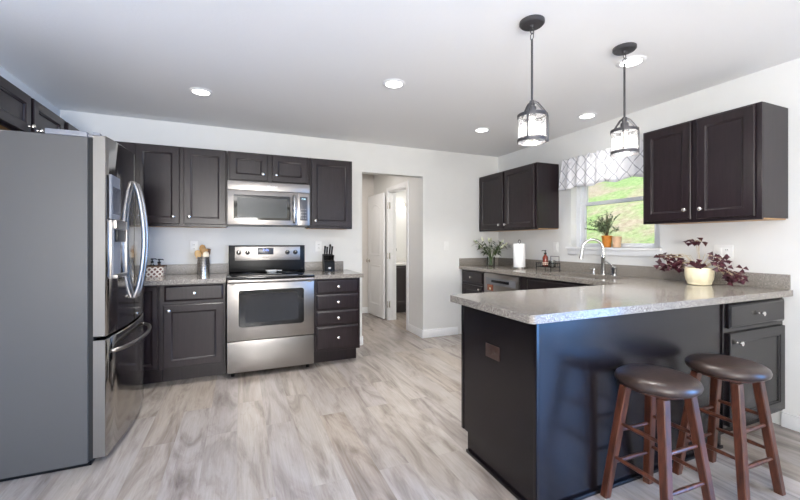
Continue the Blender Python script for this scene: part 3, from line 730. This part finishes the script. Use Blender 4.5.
mb.tube([(fx_(pts[0][1])+.001, pts[0][1], .615)]+pts+[(fx_(pts[-1][1])+.001, pts[-1][1], .615)], .0115, 10); mb.build('handle', M['steel'], d3)
# dispenser on the left door
dsp = MB()
def dbox(mb, y0, y1, z0, z1, p0, p1, bev=.002):
    xm = fx_((y0+y1)/2); mb.box(xm+p0, xm+p1, y0, y1, z0, z1, bev)
mb = MB(); dbox(mb, -1.775, -1.565, 1.37, 1.62, -.006, .006); dc = mb.build('dispenser_display', M['greyplastic'], d1)
mb = MB(); dbox(mb, -1.75, -1.59, 1.40, 1.555, .0062, .0068, 0); mb.build('display_glass', M['display'], dc)
mb = MB(); y0, y1, z0, z1 = -1.755, -1.52, 1.03, 1.365
dbox(mb, y0, y0+.012, z0, z1, -.008, .01); dbox(mb, y1-.012, y1, z0, z1, -.008, .01); dbox(mb, y0+.012, y1-.012, z1-.05, z1, -.008, .018); dbox(mb, y0+.012, y1-.012, z0, z0+.02, -.008, .022)
rc_ = mb.build('dispenser_frame', M['steel'], d1)
mb = MB(); dbox(mb, y0+.0125, y1-.0125, z0+.0205, z1-.0505, -.004, .0035, 0); mb.build('dispenser_recess', M['greyplastic'], rc_)
mb = MB(); dbox(mb, y0+.04, y1-.04, z0+.21, z1-.055, .0038, .016); mb.build('dispenser_paddle', M['blk'], d1)
for y0_, y1_ in ((FY0+.0, FY0+.10), (FY1-.10, FY1-.0)):
    mb = MB(); mb.box(-4.32, -4.14, y0_, y1_, 1.8155, 1.845, .004); mb.box(-4.142, -4.115, y0_+.02, y1_-.03, 1.818, 1.84, .002); mb.box(-4.116, -4.085, y0_+.01, y1_-.05, 1.831, 1.846, .003); mb.build('hinge_cover', M['greyplastic'], fr)

# ------------------------------------------------------------------ bar stools
def tbox(mb, p0, p1, w0, w1, rot=0):
    L = []
    for p, w in ((p0, w0), (p1, w1)):
        L.append([(p[0]+w*(cx*math.cos(rot)-cy*math.sin(rot)), p[1]+w*(cx*math.sin(rot)+cy*math.cos(rot)), p[2]) for cx, cy in ((-1, -.8), (-.8, -1), (.8, -1), (1, -.8), (1, .8), (.8, 1), (-.8, 1), (-1, .8))])
    mb.loops(L)
def make_stool(label):
    r = thing('bar_stool', label, 'stool', (0, 0, 0), None)
    mb = MB(); mb.lathe((0, 0, .574), (0, 0, 1), [(.12, -.003), (.157, 0), (.168, .009), (.1715, .022), (.167, .036), (.152, .047), (.12, .054), (.06, .0565), (.001, .057)], 40); mb.build('seat', M['leather'], r)
    mb = MB(); mb.lathe((0, 0, .556), (0, 0, 1), [(.122, 0), (.126, .002), (.126, .0135), (.118, .0142)], 32); mb.build('seat_base', M['stool'], r)
    top, bot = .088, .149
    def at(sx, sy, z): k = (z)/.5555; return ((bot+(top-bot)*k)*sx, (bot+(top-bot)*k)*sy, z)
    for sx, sy in ((-1, -1), (1, -1), (1, 1), (-1, 1)):
        mb = MB(); tbox(mb, at(sx, sy, 0), at(sx, sy, .5555), .0175, .020); mb.build('leg', M['stool'], r)
    for z, pairs in ((.17, (((-1, -1), (1, -1)), ((-1, 1), (1, 1)))), (.205, (((-1, -1), (-1, 1)), ((1, -1), (1, 1)))), (.33, (((-1, -1), (1, -1)), ((-1, 1), (1, 1)))), (.37, (((-1, -1), (-1, 1)), ((1, -1), (1, 1))))):
        for A_, B_ in pairs:
            a = Vector(at(*A_, z)); b = Vector(at(*B_, z)); d = (b-a).normalized(); a += d*.014; b -= d*.014
            mb = MB(); m1 = a.lerp(b, .5); mb.tube([a, a.lerp(b, .25), m1, a.lerp(b, .75), b], [.0075, .0095, .0105, .0095, .0075], 10); mb.build('stretcher', M['stool'], r)
    return r
s1 = make_stool('round leather-topped wooden bar stool, the left and nearer one'); s2 = copy_tree(s1)
s1.location = (-1.582, -3.219, 0); s1.rotation_euler = (0, 0, math.radians(-2)); s1['group'] = 'bar stools at the peninsula'
s2.location = (-1.062, -3.236, 0); s2.rotation_euler = (0, 0, math.radians(-1)); s2['group'] = 'bar stools at the peninsula'
s2['label'] = 'round leather-topped wooden bar stool, the right one before the end cabinet'

# ------------------------------------------------------------------ ceiling lights
for i, (x, y, lb) in enumerate(((-3.653, -.967, 'round recessed ceiling light above the stove end of the left cabinets'),
    (-2.289, -1.712, 'round recessed ceiling light in the middle of the kitchen'),
    (-.98, -.994, 'round recessed ceiling light nearest the back right corner'),
    (-.323, -1.759, 'round recessed ceiling light in front of the window'),
    (-.964, -2.654, 'round recessed ceiling light just behind the right pendant canopy'))):
    if i == 0:
        r0 = thing('recessed_light', lb, 'ceiling light', (x, y, H)); zc = H
        mb = MB(); mb.lathe((x, y, H-.0005), (0, 0, -1), [(.062, 0), (.088, 0), (.088, .002), (.082, .006), (.064, .007), (.062, .004)], 36, False, False); mb.build('trim_ring', M['white'], r0)
        mb = MB(); mb.lathe((x, y, H-.001), (0, 0, -1), [(.062, 0), (.062, .004), (.001, .005)], 36); mb.build('lens', M['lens'], r0)
    else:
        r = copy_tree(r0); r.location = (x, y, H); r['label'] = lb
    ld = bpy.data.lights.new('downlight', 'AREA'); ld.shape = 'DISK'; ld.size = .12; ld.energy = 6.5 if i != 3 else 1.3; ld.color = (1, .98, .95); ld.spread = math.radians(95)
    lo = bpy.data.objects.new('downlight', ld); COL.objects.link(lo); lo.location = (x, y, H-.012)
for o in S.objects:
    if o.name.startswith('recessed_light'): o['group'] = 'recessed ceiling lights'
# off-frame downlights of the living room
for x, y in ((-3.4, -3.6), (-3.4, -5.6), (-1.4, -5.0), (-1.4, -7.0)):
    ld = bpy.data.lights.new('downlight', 'AREA'); ld.shape = 'DISK'; ld.size = .15; ld.energy = 3; ld.color = (1, .98, .95)
    lo = bpy.data.objects.new('downlight', ld); COL.objects.link(lo); lo.location = (x, y, H-.02)

# pendants
def pendant(x, y, label):
    r = thing('pendant_light', label, 'pendant light', (x, y, H), None)
    mb = MB(); mb.lathe((x, y, H), (0, 0, -1), [(.066, .0005), (.066, .014), (.058, .022), (.012, .024), (.010, .034)], 32); mb.build('canopy', M['darkmetal'], r)
    mb = MB(); mb.tube([(x, y, H-.034), (x+.010, y, H-.044), (x+.012, y, H-.060), (x, y, H-.070), (x-.010, y, H-.062), (x-.010, y, H-.045), (x, y, H-.036)], .0025, 6)
    mb.tube([(x, y, H-.062), (x, y+.011, H-.072), (x, y+.011, H-.092), (x, y, H-.102), (x, y-.011, H-.092), (x, y-.011, H-.072), (x, y, H-.064)], .0025, 6); mb.build('hanger_link', M['darkmetal'], r)
    mb = MB(); mb.cyl((x, y, H-.098), (x, y, 2.0), .006); mb.build('rod', M['darkmetal'], r)
    mb = MB(); mb.lathe((x, y, 2.01), (0, 0, -1), [(.012, 0), (.014, .006), (.014, .03), (.022, .036), (.024, .085), (.020, .088)], 20); mb.build('socket_cup', M['darkmetal'], r)
    for z, nm in ((1.925, 'top_ring'), (1.792, 'bottom_ring')):
        mb = MB(); mb.lathe((x, y, z), (0, 0, 1), [(.0735, -.009), (.0775, -.009), (.0775, .009), (.0735, .009), (.0735, -.009)], 36, False, False); mb.build(nm, M['darkmetal'], r)
    for k in range(3):
        a = 2*PI*k/3+1.2+.4; ca, sa = math.cos(a), math.sin(a)
        mb = MB(); mb.tube([(x+.012*ca, y+.012*sa, 2.003), (x+.03*ca, y+.03*sa, 1.995), (x+.078*ca, y+.078*sa, 1.937), (x+.081*ca, y+.081*sa, 1.925), (x+.081*ca, y+.081*sa, 1.785)], .0045, 6, flat=1.6); mb.build('strap', M['darkmetal'], r)
    mb = MB(); mb.lathe((x, y, 1.792), (0, 0, 1), [(.0725, 0), (.0725, .134)], 36, False, False); mb.build('glass_shade', M['seeded'], r)
    mb = MB(); mb.lathe((x, y, 1.92), (0, 0, -1), [(.012, 0), (.014, .02), (.028, .05), (.030, .065), (.024, .085), (.001, .093)], 20); mb.build('bulb', M['bulb'], r)
    pd = bpy.data.lights.new('pendant_bulb_light', 'POINT'); pd.energy = 3.5; pd.color = (1, .93, .84); pd.shadow_soft_size = .03
    po = bpy.data.objects.new('pendant_bulb_light', pd); COL.objects.link(po); po.location = (x, y, 1.815)
    r['group'] = 'pendants over the peninsula'
    return r
pendant(-1.898, -2.753, 'dark metal and glass pendant, the left and nearer one over the peninsula')
pendant(-1.174, -2.761, 'dark metal and glass pendant, the right one before the window valance')

# ------------------------------------------------------------------ valance
va = thing('window_valance', 'white valance with grey trellis pattern gathered over the kitchen window', 'curtain', (-.04, -1.71, 1.82))
mb = MB(); n = 150; y0, y1 = -1.205, -2.235
zs = [2.150, 2.135, 2.122, 2.10, 2.082, 2.04, 1.98, 1.92, 1.86, 1.825]
rows = []
for zi, z in enumerate(zs):
    row = []
    for i in range(n+1):
        t = i/n; y = y0+(y1-y0)*t; k = (2.15-z)/.32
        x = -.056-.012*k+.005*(1+.8*k)*math.sin(t*52)+.002*math.sin(t*111+1)
        if z in (2.122, 2.10): x = -.054+.004*math.sin(t*78)
        zz = z+(.006*math.sin(t*60)+.004*math.sin(t*133) if zi < 2 else 0)-(.012*math.sin(t*22)*k if zi > 6 else 0)
        flare = .045*k*(1 if t < .5 else -1)*max(0, abs(t-.5)*2-.8)/.2
        row.append((x, y+flare, zz))
    # returns to the wall
    row = [(-.004, row[0][1]+.01, z), (-.03, row[0][1]+.008, z)]+row+[(-.03, row[-1][1]-.008, z), (-.004, row[-1][1]-.01, z)]
    rows.append(row)
mb.loops(rows, False, False, closed=False)
o = mb.build('fabric', M['valance'], va); md = o.modifiers.new('thick', 'SOLIDIFY'); md.thickness = .002
mb = MB(); mb.cyl((-.042, y0-.01, 2.111), (-.042, y1+.01, 2.111), .005); mb.build('curtain_rod', M['white'], va)

# ------------------------------------------------------------------ potted plants
# purple oxalis
px, py = -.20, -2.645
ox = thing('potted_oxalis', 'purple-leaved plant in a ribbed cream pot on the peninsula counter', 'plant', (px, py, ZC))
mb = MB(); seg = 48; L = []
for r_, h_ in ((.066, 0), (.074, .006), (.077, .026), (.079, .028), (.079, .032), (.082, .036), (.086, .06), (.088, .09), (.089, .120), (.086, .128), (.080, .128), (.080, .115)):
    L.append([(px+r_*(1+(.018 if (i % 4) < 2 and .026 < h_ < .115 else 0))*math.cos(2*PI*i/seg), py+r_*(1+(.018 if (i % 4) < 2 and .026 < h_ < .115 else 0))*math.sin(2*PI*i/seg), ZC+h_) for i in range(seg)])
mb.loops(L, True, True); mb.build('pot', M['cream'], ox)
mb = MB(); mb.lathe((px, py, ZC+.1155), (0, 0, 1), [(.077, 0), (.05, .006), (.001, .008)], 20); mb.build('soil', M['soil'], ox)
leafm, stemm = MB(), MB()
def trefoil(p, nrm, s):
    nrm = Vector(nrm).normalized(); x = nrm.cross(Vector((.3, .9, .1))).normalized(); y = nrm.cross(x)
    a0 = random.uniform(0, 2*PI)
    for k in range(3):
        a = a0+2*PI*k/3; d = x*math.cos(a)+y*math.sin(a); sd = x*-math.sin(a)+y*math.cos(a); p = Vector(p)
        tip = p+d*s*.95-nrm*s*.12
        vs = [p, p+d*s*.55+sd*s*.30, p+d*s*1.0+sd*s*.52-nrm*s*.22, tip, p+d*s*1.0-sd*s*.52-nrm*s*.22, p+d*s*.55-sd*s*.30]
        V = [leafm.V(tuple(v_)) for v_ in vs]
        leafm.bm.faces.new((V[0], V[1], V[2], V[3])); leafm.bm.faces.new((V[0], V[3], V[4], V[5]))
# clusters located as photographed: (y offset toward window +, x offset, height)
spots = []
for (cy, cz, cx, n_, sy, sz, sx_) in ((.20, .155, .0, 17, .085, .05, .05), (.265, .205, -.02, 4, .05, .015, .03), (.03, .315, .0, 5, .045, .018, .03),
                                      (-.115, .19, .02, 7, .04, .03, .03), (-.19, .10, .0, 16, .075, .045, .05), (.0, .15, -.06, 4, .04, .012, .01), (.115, .135, -.03, 7, .035, .03, .03)):
    for _ in range(n_): spots.append((px+cx+random.uniform(-sx_, sx_), py+cy+random.uniform(-sy, sy), ZC+cz+random.uniform(-sz, sz)))
for p in spots:
    p = (min(p[0], -.06), p[1], max(p[2], ZC+.02)); s_ = random.uniform(.030, .043)
    if math.hypot(p[0]-px, p[1]-py) < .10 and p[2] < ZC+.15: p = (p[0], p[1], ZC+.16)
    mid = Vector(((px*.6+p[0]*.4), (py*.6+p[1]*.4), max(p[2], ZC+.15)+.015))
    stemm.tube([(px+random.uniform(-.02, .02), py+random.uniform(-.02, .02), ZC+.118), tuple(mid), (p[0], p[1], p[2]-.001)], .0010, 5)
    trefoil(p, (random.uniform(-1.6, -.2), random.uniform(-1.4, .1), 1.0), s_)
leafm.build('leaves', M['oxalis'], ox, smooth=False, recalc=False); stemm.build('stems', M['oxstem'], ox)
# sill plant
tx, ty, tz = .040, -1.685, WZ0+.0005
pl = thing('potted_shrub', 'small grey-green leafy plant in an orange pot on the window sill', 'plant', (tx, ty, tz))
mb = MB(); mb.lathe((tx, ty, tz), (0, 0, 1), [(.034, 0), (.036, .002), (.047, .10), (.050, .102), (.050, .118), (.045, .118), (.044, .105)], 28); mb.build('pot', M['terracotta'], pl)
mb = MB(); mb.lathe((tx, ty, tz+.1055), (0, 0, 1), [(.043, 0), (.001, .005)], 16); mb.build('soil', M['soil'], pl)
leafm, stemm = MB(), MB()
for i in range(46):
    a = random.uniform(0, 2*PI); sp_ = random.uniform(.05, .20); tip = Vector((tx+.35*sp_*math.cos(a)-.03*random.random()-.015, ty+.03+sp_*math.sin(a), tz+.115+random.uniform(.08, .30)*(1-.4*sp_/.2)))
    tip.x = min(tip.x, .075)
    b0 = Vector((tx+random.uniform(-.015, .015), ty+random.uniform(-.015, .015), tz+.108)); m_ = b0.lerp(tip, .5)+Vector((0, 0, .03))
    stemm.tube([b0, m_, tip], .0013, 5)
    for k in range(13):
        t = .3+.7*k/12; p = b0.lerp(m_, t*2) if t < .5 else m_.lerp(tip, t*2-1)
        d = Vector((random.uniform(-1, .2), random.uniform(-1, 1), random.uniform(-.2, .8)))
        leafm.leaf(p, d, (0, 0, 1), random.uniform(.028, .044), .014, .2, n=3)
leafm.build('leaves', M['olive'], pl, smooth=False, recalc=False); stemm.build('stems', M['twig'], pl)
cpv = thing('ceramic_planter', 'empty pale peach planter right of the orange pot on the sill', 'planter', (.040, -1.793, tz))
mb = MB(); mb.lathe((.040, -1.793, tz), (0, 0, 1), [(.032, 0), (.034, .002), (.044, .105), (.046, .108), (.041, .108), (.031, .006), (.001, .005)], 28); mb.build('pot', M['blush'], cpv)
mb = MB(); mb.lathe((.040, -1.793, tz+.07), (0, 0, 1), [(.0365, 0), (.001, .004)], 16); mb.build('soil', M['soil'], cpv)
# lilies
lx, ly = -.30, -.235
lv = thing('flower_vase', 'clear glass vase of lilies in the counter corner under the cabinet', 'vase', (lx, ly, ZC))
mb = MB(); mb.lathe((lx, ly, ZC), (0, 0, 1), [(.045, 0), (.050, .003), (.052, .125), (.049, .125), (.047, .012), (.001, .010)], 28); mb.build('vase', M['vase'], lv)
bq = thing('lily_bouquet', 'bouquet of pale lily buds with dark green leaves in the glass vase', 'flowers', (lx, ly, ZC+.012))
leafm, stemm = MB(), MB()
for i in range(15):
    a = 2*PI*i/15+random.uniform(-.3, .3); sp_ = random.uniform(.09, .22); h_ = random.uniform(.22, .34)
    b0 = Vector((lx+.022*math.cos(a+2), ly+.022*math.sin(a+2), ZC+.014)); m1 = Vector((lx+.025*math.cos(a), ly+.025*math.sin(a), ZC+.13)); tip = Vector((lx+sp_*math.cos(a), ly+sp_*math.sin(a)*.95, ZC+h_))
    stemm.tube([b0, m1, m1.lerp(tip, .5)+Vector((0, 0, .02)), tip], .0025, 6)
    for k in range(9):
        t = .2+.8*k/8; p = m1.lerp(tip, t)+Vector((0, 0, .015)); aa = random.uniform(0, 2*PI)
        leafm.leaf(p, (math.cos(aa)+.8*math.cos(a), math.sin(aa)+.8*math.sin(a), random.uniform(-.3, .7)), (0, 0, 1), random.uniform(.07, .11), .024, .35, n=4)
    if i % 2 == 0:
        d = (tip-m1).normalized(); budm = MB(); budm.lathe(tip, tuple(d), [(.003, 0), (.010, .012), (.013, .03), (.010, .05), (.003, .068)], 10)
        for k in range(6):
            aa = 2*PI*k/6; budm.leaf(tip+Vector((0, 0, .01)), (math.cos(aa), math.sin(aa), .45), (0, 0, 1), .045, .02, .3, n=4)
        budm.build('flower', M['lily'], bq, recalc=False)
leafm.build('leaves', M['leaf'], bq, smooth=False, recalc=False); stemm.build('stems', M['stem'], bq)

# paper towel
tx, ty = -.28, -.765
ph = thing('paper_towel_holder', 'upright steel paper towel holder on the right countertop', 'paper towel holder', (tx, ty, ZC))
mb = MB(); mb.lathe((tx, ty, ZC), (0, 0, 1), [(.078, 0), (.080, .004), (.078, .018), (.01, .02)], 32); mb.build('base', M['steel'], ph)
mb = MB(); mb.cyl((tx, ty, ZC+.0205), (tx, ty, ZC+.305), .006); mb.tube([(tx, ty-.001, ZC+.304), (tx, ty-.016, ZC+.312), (tx, ty-.02, ZC+.33), (tx, ty-.008, ZC+.345), (tx, ty+.008, ZC+.345), (tx, ty+.02, ZC+.33), (tx, ty+.016, ZC+.312), (tx, ty+.001, ZC+.304)], .004, 8); mb.build('post', M['darkmetal'], ph)
rl = thing('paper_towel_roll', 'white paper towel roll standing on the steel holder', 'paper towels', (tx, ty, ZC+.0215))
mb = MB(); mb.lathe((tx, ty, ZC+.0215), (0, 0, 1), [(.019, 0), (.068, 0), (.0695, .003), (.0695, .275), (.068, .278), (.019, .278), (.019, 0)], 40, False, False); mb.build('roll', M['paper'], rl)
# wire caddy with soap bottle and dish
rx0, rx1, ry0, ry1 = -.27, -.14, -1.25, -1.035
ck_ = thing('wire_caddy', 'low black wire sink caddy beside the sink', 'caddy', (-.22, -1.125, ZC))
mb = MB()
for z in (ZC+.045, ZC+.085): mb.tube([(rx0, ry0, z), (rx1, ry0, z), (rx1, ry1, z), (rx0, ry1, z), (rx0, ry0, z)], .003, 6)
for i in range(8):
    y = ry0+(ry1-ry0)*i/7; mb.tube([(rx0, y, ZC+.085), (rx0, y, ZC+.045), (rx1, y, ZC+.045), (rx1, y, ZC+.085)], .002, 5)
mb.build('basket', M['blk'], ck_)
for x in (rx0, rx1):
    for y in (ry0, ry1): mb = MB(); mb.cyl((x, y, ZC), (x, y, ZC+.09), .004, seg=8); mb.build('leg', M['blk'], ck_)
mb = MB(); mb.tube([(rx1, ry0+.01, ZC+.085), (rx1, ry0+.01, ZC+.16), (rx1, ry0+.13, ZC+.16), (rx1, ry0+.13, ZC+.085)], .0035, 6); mb.build('hanging_bar', M['blk'], ck_)
sx_, sy_ = -.225, -1.125
sb = thing('soap_bottle', 'amber pump soap bottle standing in the black wire caddy', 'soap bottle', (sx_, sy_, ZC+.0485))
z = ZC+.0485; mb = MB(); mb.lathe((sx_, sy_, z), (0, 0, 1), [(.027, 0), (.030, .004), (.030, .098), (.024, .115), (.012, .125), (.012, .135)], 24); mb.build('bottle', M['amber'], sb)
mb = MB(); mb.lathe((sx_, sy_, z+.018), (0, 0, 1), [(.0303, 0), (.0306, .001), (.0306, .028), (.0303, .029)], 24, False, False); mb.build('label_band', M['label'], sb)
mb = MB(); mb.lathe((sx_, sy_, z+.1355), (0, 0, 1), [(.014, 0), (.014, .016), (.005, .018), (.005, .035), (.011, .037), (.011, .044), (.002, .046)], 16); mb.tube([(sx_, sy_, z+.176), (sx_-.02, sy_+.016, z+.178), (sx_-.03, sy_+.024, z+.170)], .004, 6); mb.build('pump', M['blk'], sb)
jr = thing('sponge_dish', 'small pale lidded jar on the caddy beside the soap bottle', 'jar', (-.2, -1.20, ZC+.0485))
mb = MB(); mb.lathe((-.2, -1.20, ZC+.0485), (0, 0, 1), [(.03, 0), (.034, .003), (.034, .06), (.001, .061)], 20); mb.build('jar', M['vase'], jr)
mb = MB(); mb.lathe((-.2, -1.20, ZC+.11), (0, 0, 1), [(.035, 0), (.035, .01), (.001, .012)], 20); mb.build('lid', M['steel'], jr)

# knife block and knives (back counter right of the stove)
kx, ky, kz = -2.444, -.125, .9142
kb = thing('knife_block', 'black knife block on the small countertop right of the stove', 'knife block', (kx, ky, kz))
mb = MB()
prof = [(ky-.055, kz), (ky+.06, kz), (ky+.06, kz+.19), (ky+.0, kz+.172), (ky-.018, kz+.125), (ky-.055, kz+.105)]
mb.loops([[(kx-.058, y, z) for y, z in prof], [(kx+.058, y, z) for y, z in prof]]); mb.build('block', M['blk'], kb)
mb = MB(); mb.box(kx-.012, kx+.014, ky-.0575, ky-.0552, kz+.025, kz+.045); mb.build('logo_plate', M['nickel'], kb)
def knife(x, y, z, ln, r_, label, group, tilt=.35):
    k = thing('kitchen_knife', label, 'knife', (x, y, z), group); d = Vector((random.uniform(-.05, .05), -math.sin(tilt), math.cos(tilt)))
    p = Vector((x, y, z)); mb = MB(); mb.tube([p+d*.014, p+d*(.014+ln*.3), p+d*(.014+ln*.7), p+d*(.014+ln)], [r_*.85, r_, r_*.95, r_*1.15], 8, flat=.6); mb.build('handle', M['blk'], k)
    mb = MB(); mb.tube([p, p+d*.0138], r_*1.05, 8, flat=.6); mb.build('bolster', M['nickel'], k)
for i in range(6): knife(kx-.045+.018*i, ky-.042, kz+.114, .055, .0085, 'black-handled steak knife in the lower front row of the black block', 'steak knives in the block')
for i, (dx, ln) in enumerate(((-.040, .085), (-.013, .075), (.015, .105), (.042, .08))):
    knife(kx+dx, ky+.028, kz+.184, ln, .0155, ('leftmost large black knife handle in the upper row of the block', 'second large knife handle from left in the upper row of the block', 'tallest large knife handle in the upper row of the block', 'rightmost large knife handle in the upper row of the block')[i], 'large knives in the block', .25)

# utensil crock
cx, cy, cz = -3.703, -.115, .9142
cr = thing('utensil_crock', 'perforated steel utensil crock on the counter left of the stove', 'utensil holder', (cx, cy, cz))
mb = MB(); mb.lathe((cx, cy, cz), (0, 0, 1), [(.056, 0), (.058, .002), (.058, .175), (.0595, .178), (.056, .178), (.055, .006), (.001, .005)], 40); mb.build('crock', M['perf'], cr)
def utensil(dx, dy, top, head, mat, label, tilt):
    k = thing('wooden_utensil', label, 'utensil', (cx+dx*.4, cy+dy*.4, cz+.007), 'cooking utensils in the steel crock')
    b0 = Vector((cx+dx*.35, cy+dy*.35, cz+.010)); tp = Vector((cx+dx, cy+dy, cz+top)); d = (tp-b0).normalized()
    mb = MB(); mb.tube([b0, b0.lerp(tp, .9)], [.005, .006], 8); mb.build('shaft', M[mat], k)
    L = []; prof = {'spoon': [(.008, -.03), (.018, -.01), (.028, .02), (.030, .04), (.022, .065), (.004, .075)], 'spatula': [(.008, -.03), (.022, 0), (.030, .03), (.031, .06), (.026, .068)], 'fork': [(.008, -.03), (.016, 0), (.022, .03), (.022, .07), (.01, .075)]}[head]
    x = Vector((1, .25, 0)); x = (x-d*x.dot(d)).normalized(); y = d.cross(x)
    for r_, h_ in prof: L.append([tuple(tp+d*(h_-.045)+x*r_*math.cos(2*PI*i/16)+y*.25*r_*math.sin(2*PI*i/16)+y*(.008*math.sin(h_*20))) for i in range(16)])
    mb = MB(); mb.loops(L); mb.build('bowl' if head == 'spoon' else 'blade', M[mat], k)
utensil(-.050, -.01, .215, 'spoon', 'woodlight', 'light wooden spoon leaning left in the steel crock', 0)
utensil(-.010, .030, .27, 'spoon', 'woodtan', 'tallest tan wooden spoon in the steel crock', 0)
utensil(.010, -.006, .235, 'spatula', 'woodtan', 'broad tan wooden spatula in the middle of the crock', 0)
utensil(.042, .012, .23, 'fork', 'wooddark', 'dark wooden utensil leaning right in the steel crock', 0)
utensil(.026, -.042, .20, 'spoon', 'silicone', 'cream-coloured spoon at the front right of the crock', 0)

# patterned basket with bottles
bx, by, bz = -4.109, -.14, .9142
bk = thing('storage_basket', 'small square patterned basket on the counter beside the refrigerator', 'basket', (bx, by, bz))
mb = MB()
def sq(s, z, r_=.012): return [(bx+x, by+y, bz+z) for x, y in arc(s-r_, s-r_, r_, 0, 90, 3)+arc(-s+r_, s-r_, r_, 90, 180, 3)+arc(-s+r_, -s+r_, r_, 180, 270, 3)+arc(s-r_, -s+r_, r_, 270, 360, 3)]
mb.loops([sq(.066, 0), sq(.080, .09), sq(.076, .09), sq(.063, .005)]); mb.build('basket', M['basket'], bk)
mb = MB(); mb.loops([sq(.0775, .0905), sq(.083, .0915), sq(.083, .099), sq(.0775, .099), sq(.0745, .095), sq(.0775, .0905)], False, False); mb.build('rim', M['wooddark'], bk)
def pump(x, y, h_, r_, mat, label, pm):
    k = thing('pump_bottle', label, 'bottle', (x, y, bz+.0055), 'bottles in the patterned basket'); z = bz+.0055
    mb = MB(); mb.lathe((x, y, z), (0, 0, 1), [(r_*.95, 0), (r_, .003), (r_, h_*.8), (r_*.5, h_*.9), (r_*.4, h_)], 20); mb.build('bottle', M[mat], k)
    mb = MB(); mb.lathe((x, y, z+h_+.0005), (0, 0, 1), [(r_*.55, 0), (r_*.55, .016), (.005, .018), (.005, .03), (.013, .032), (.013, .042), (.001, .043)], 14); mb.tube([(x+.004, y, z+h_+.038), (x+.03, y-.004, z+h_+.038), (x+.036, y-.005, z+h_+.030)], .005, 6); mb.build('pump', M[pm], k)
pump(bx+.030, by+.0, .115, .026, 'brownplate', 'dark pump bottle at the right in the basket', 'blk')
pump(bx-.030, by+.02, .120, .022, 'vase', 'clear pump bottle in the middle of the basket', 'blk')

# bathroom seen through the hall door
vn = thing('bathroom_vanity', 'dark bathroom vanity with white top seen through the hall doorway', 'vanity', (-.62, 1.95, 0))
mb = MB(); mb.box(-1.05, -.2, 1.70, 2.235, .10, .83); mb.box(-1.05, -.2, 1.76, 2.235, 0, .0995); mb.build('body', M['vanity'], vn)
mb = MB(); mb.box(-1.06, -.19, 1.68, 2.238, .8305, .86, .003); mb.box(-1.06, -.19, 2.22, 2.238, .8605, .95, .003); mb.build('top', M['marble'], vn)
for i, x in enumerate((-1.03, -.61)): door_mb(FP(x, 1.70), 0, .39, .14, .80, .001).build('door', M['vanity'], vn)
tr = thing('towel_ring', 'small dark towel ring on the bathroom wall beyond the hall door', 'towel ring', (-.72, 2.2, 1.15))
mb = MB(); mb.cyl((-.72, 2.239, 1.17), (-.72, 2.20, 1.17), .012); mb.build('mount', M['darkmetal'], tr)
mb = MB(); mb.tube([(-.72+.07*math.sin(2*PI*i/20), 2.20, 1.10+.07*math.cos(2*PI*i/20)) for i in range(21)], .005, 6); mb.build('ring', M['darkmetal'], tr)
vl = thing('vanity_light', 'bright frosted vanity light on the bathroom wall', 'wall light', (-.55, 2.2, 1.9))
mb = MB(); mb.box(-.98, -.2, 2.215, 2.238, 1.92, 1.98, .003); mb.build('mounting_bar', M['nickel'], vl)
for x in (-.86, -.59, -.32):
    mb = MB(); mb.lathe((x, 2.14, 1.80), (0, 0, 1), [(.075, 0), (.08, .02), (.07, .16), (.03, .20)], 20); mb.build('shade', M['vlight'], vl)
    mb = MB(); mb.cyl((x, 2.2145, 1.97), (x, 2.17, 1.985), .01); mb.build('arm', M['nickel'], vl)
for nm, loc, e_ in (('hall_ceiling_glow', (-2.0, .9, H-.03), 9), ('bathroom_glow', (-.3, 1.2, H-.03), 14)):
    ld = bpy.data.lights.new(nm, 'AREA'); ld.shape = 'DISK'; ld.size = .25; ld.energy = e_; ld.color = (1, .93, .86)
    lo = bpy.data.objects.new(nm, ld); COL.objects.link(lo); lo.location = loc
# door stop
ds = thing('door_stop', 'small white spring door stop on the floor edge right of the drawers', 'door stop', (-2.19, -.03, .05))
mb = MB(); mb.cyl((-2.17, -.016, .05), (-2.17, -.07, .05), .006); mb.cyl((-2.17, -.07, .05), (-2.17, -.085, .05), .010); mb.build('spring', M['plate'], ds)
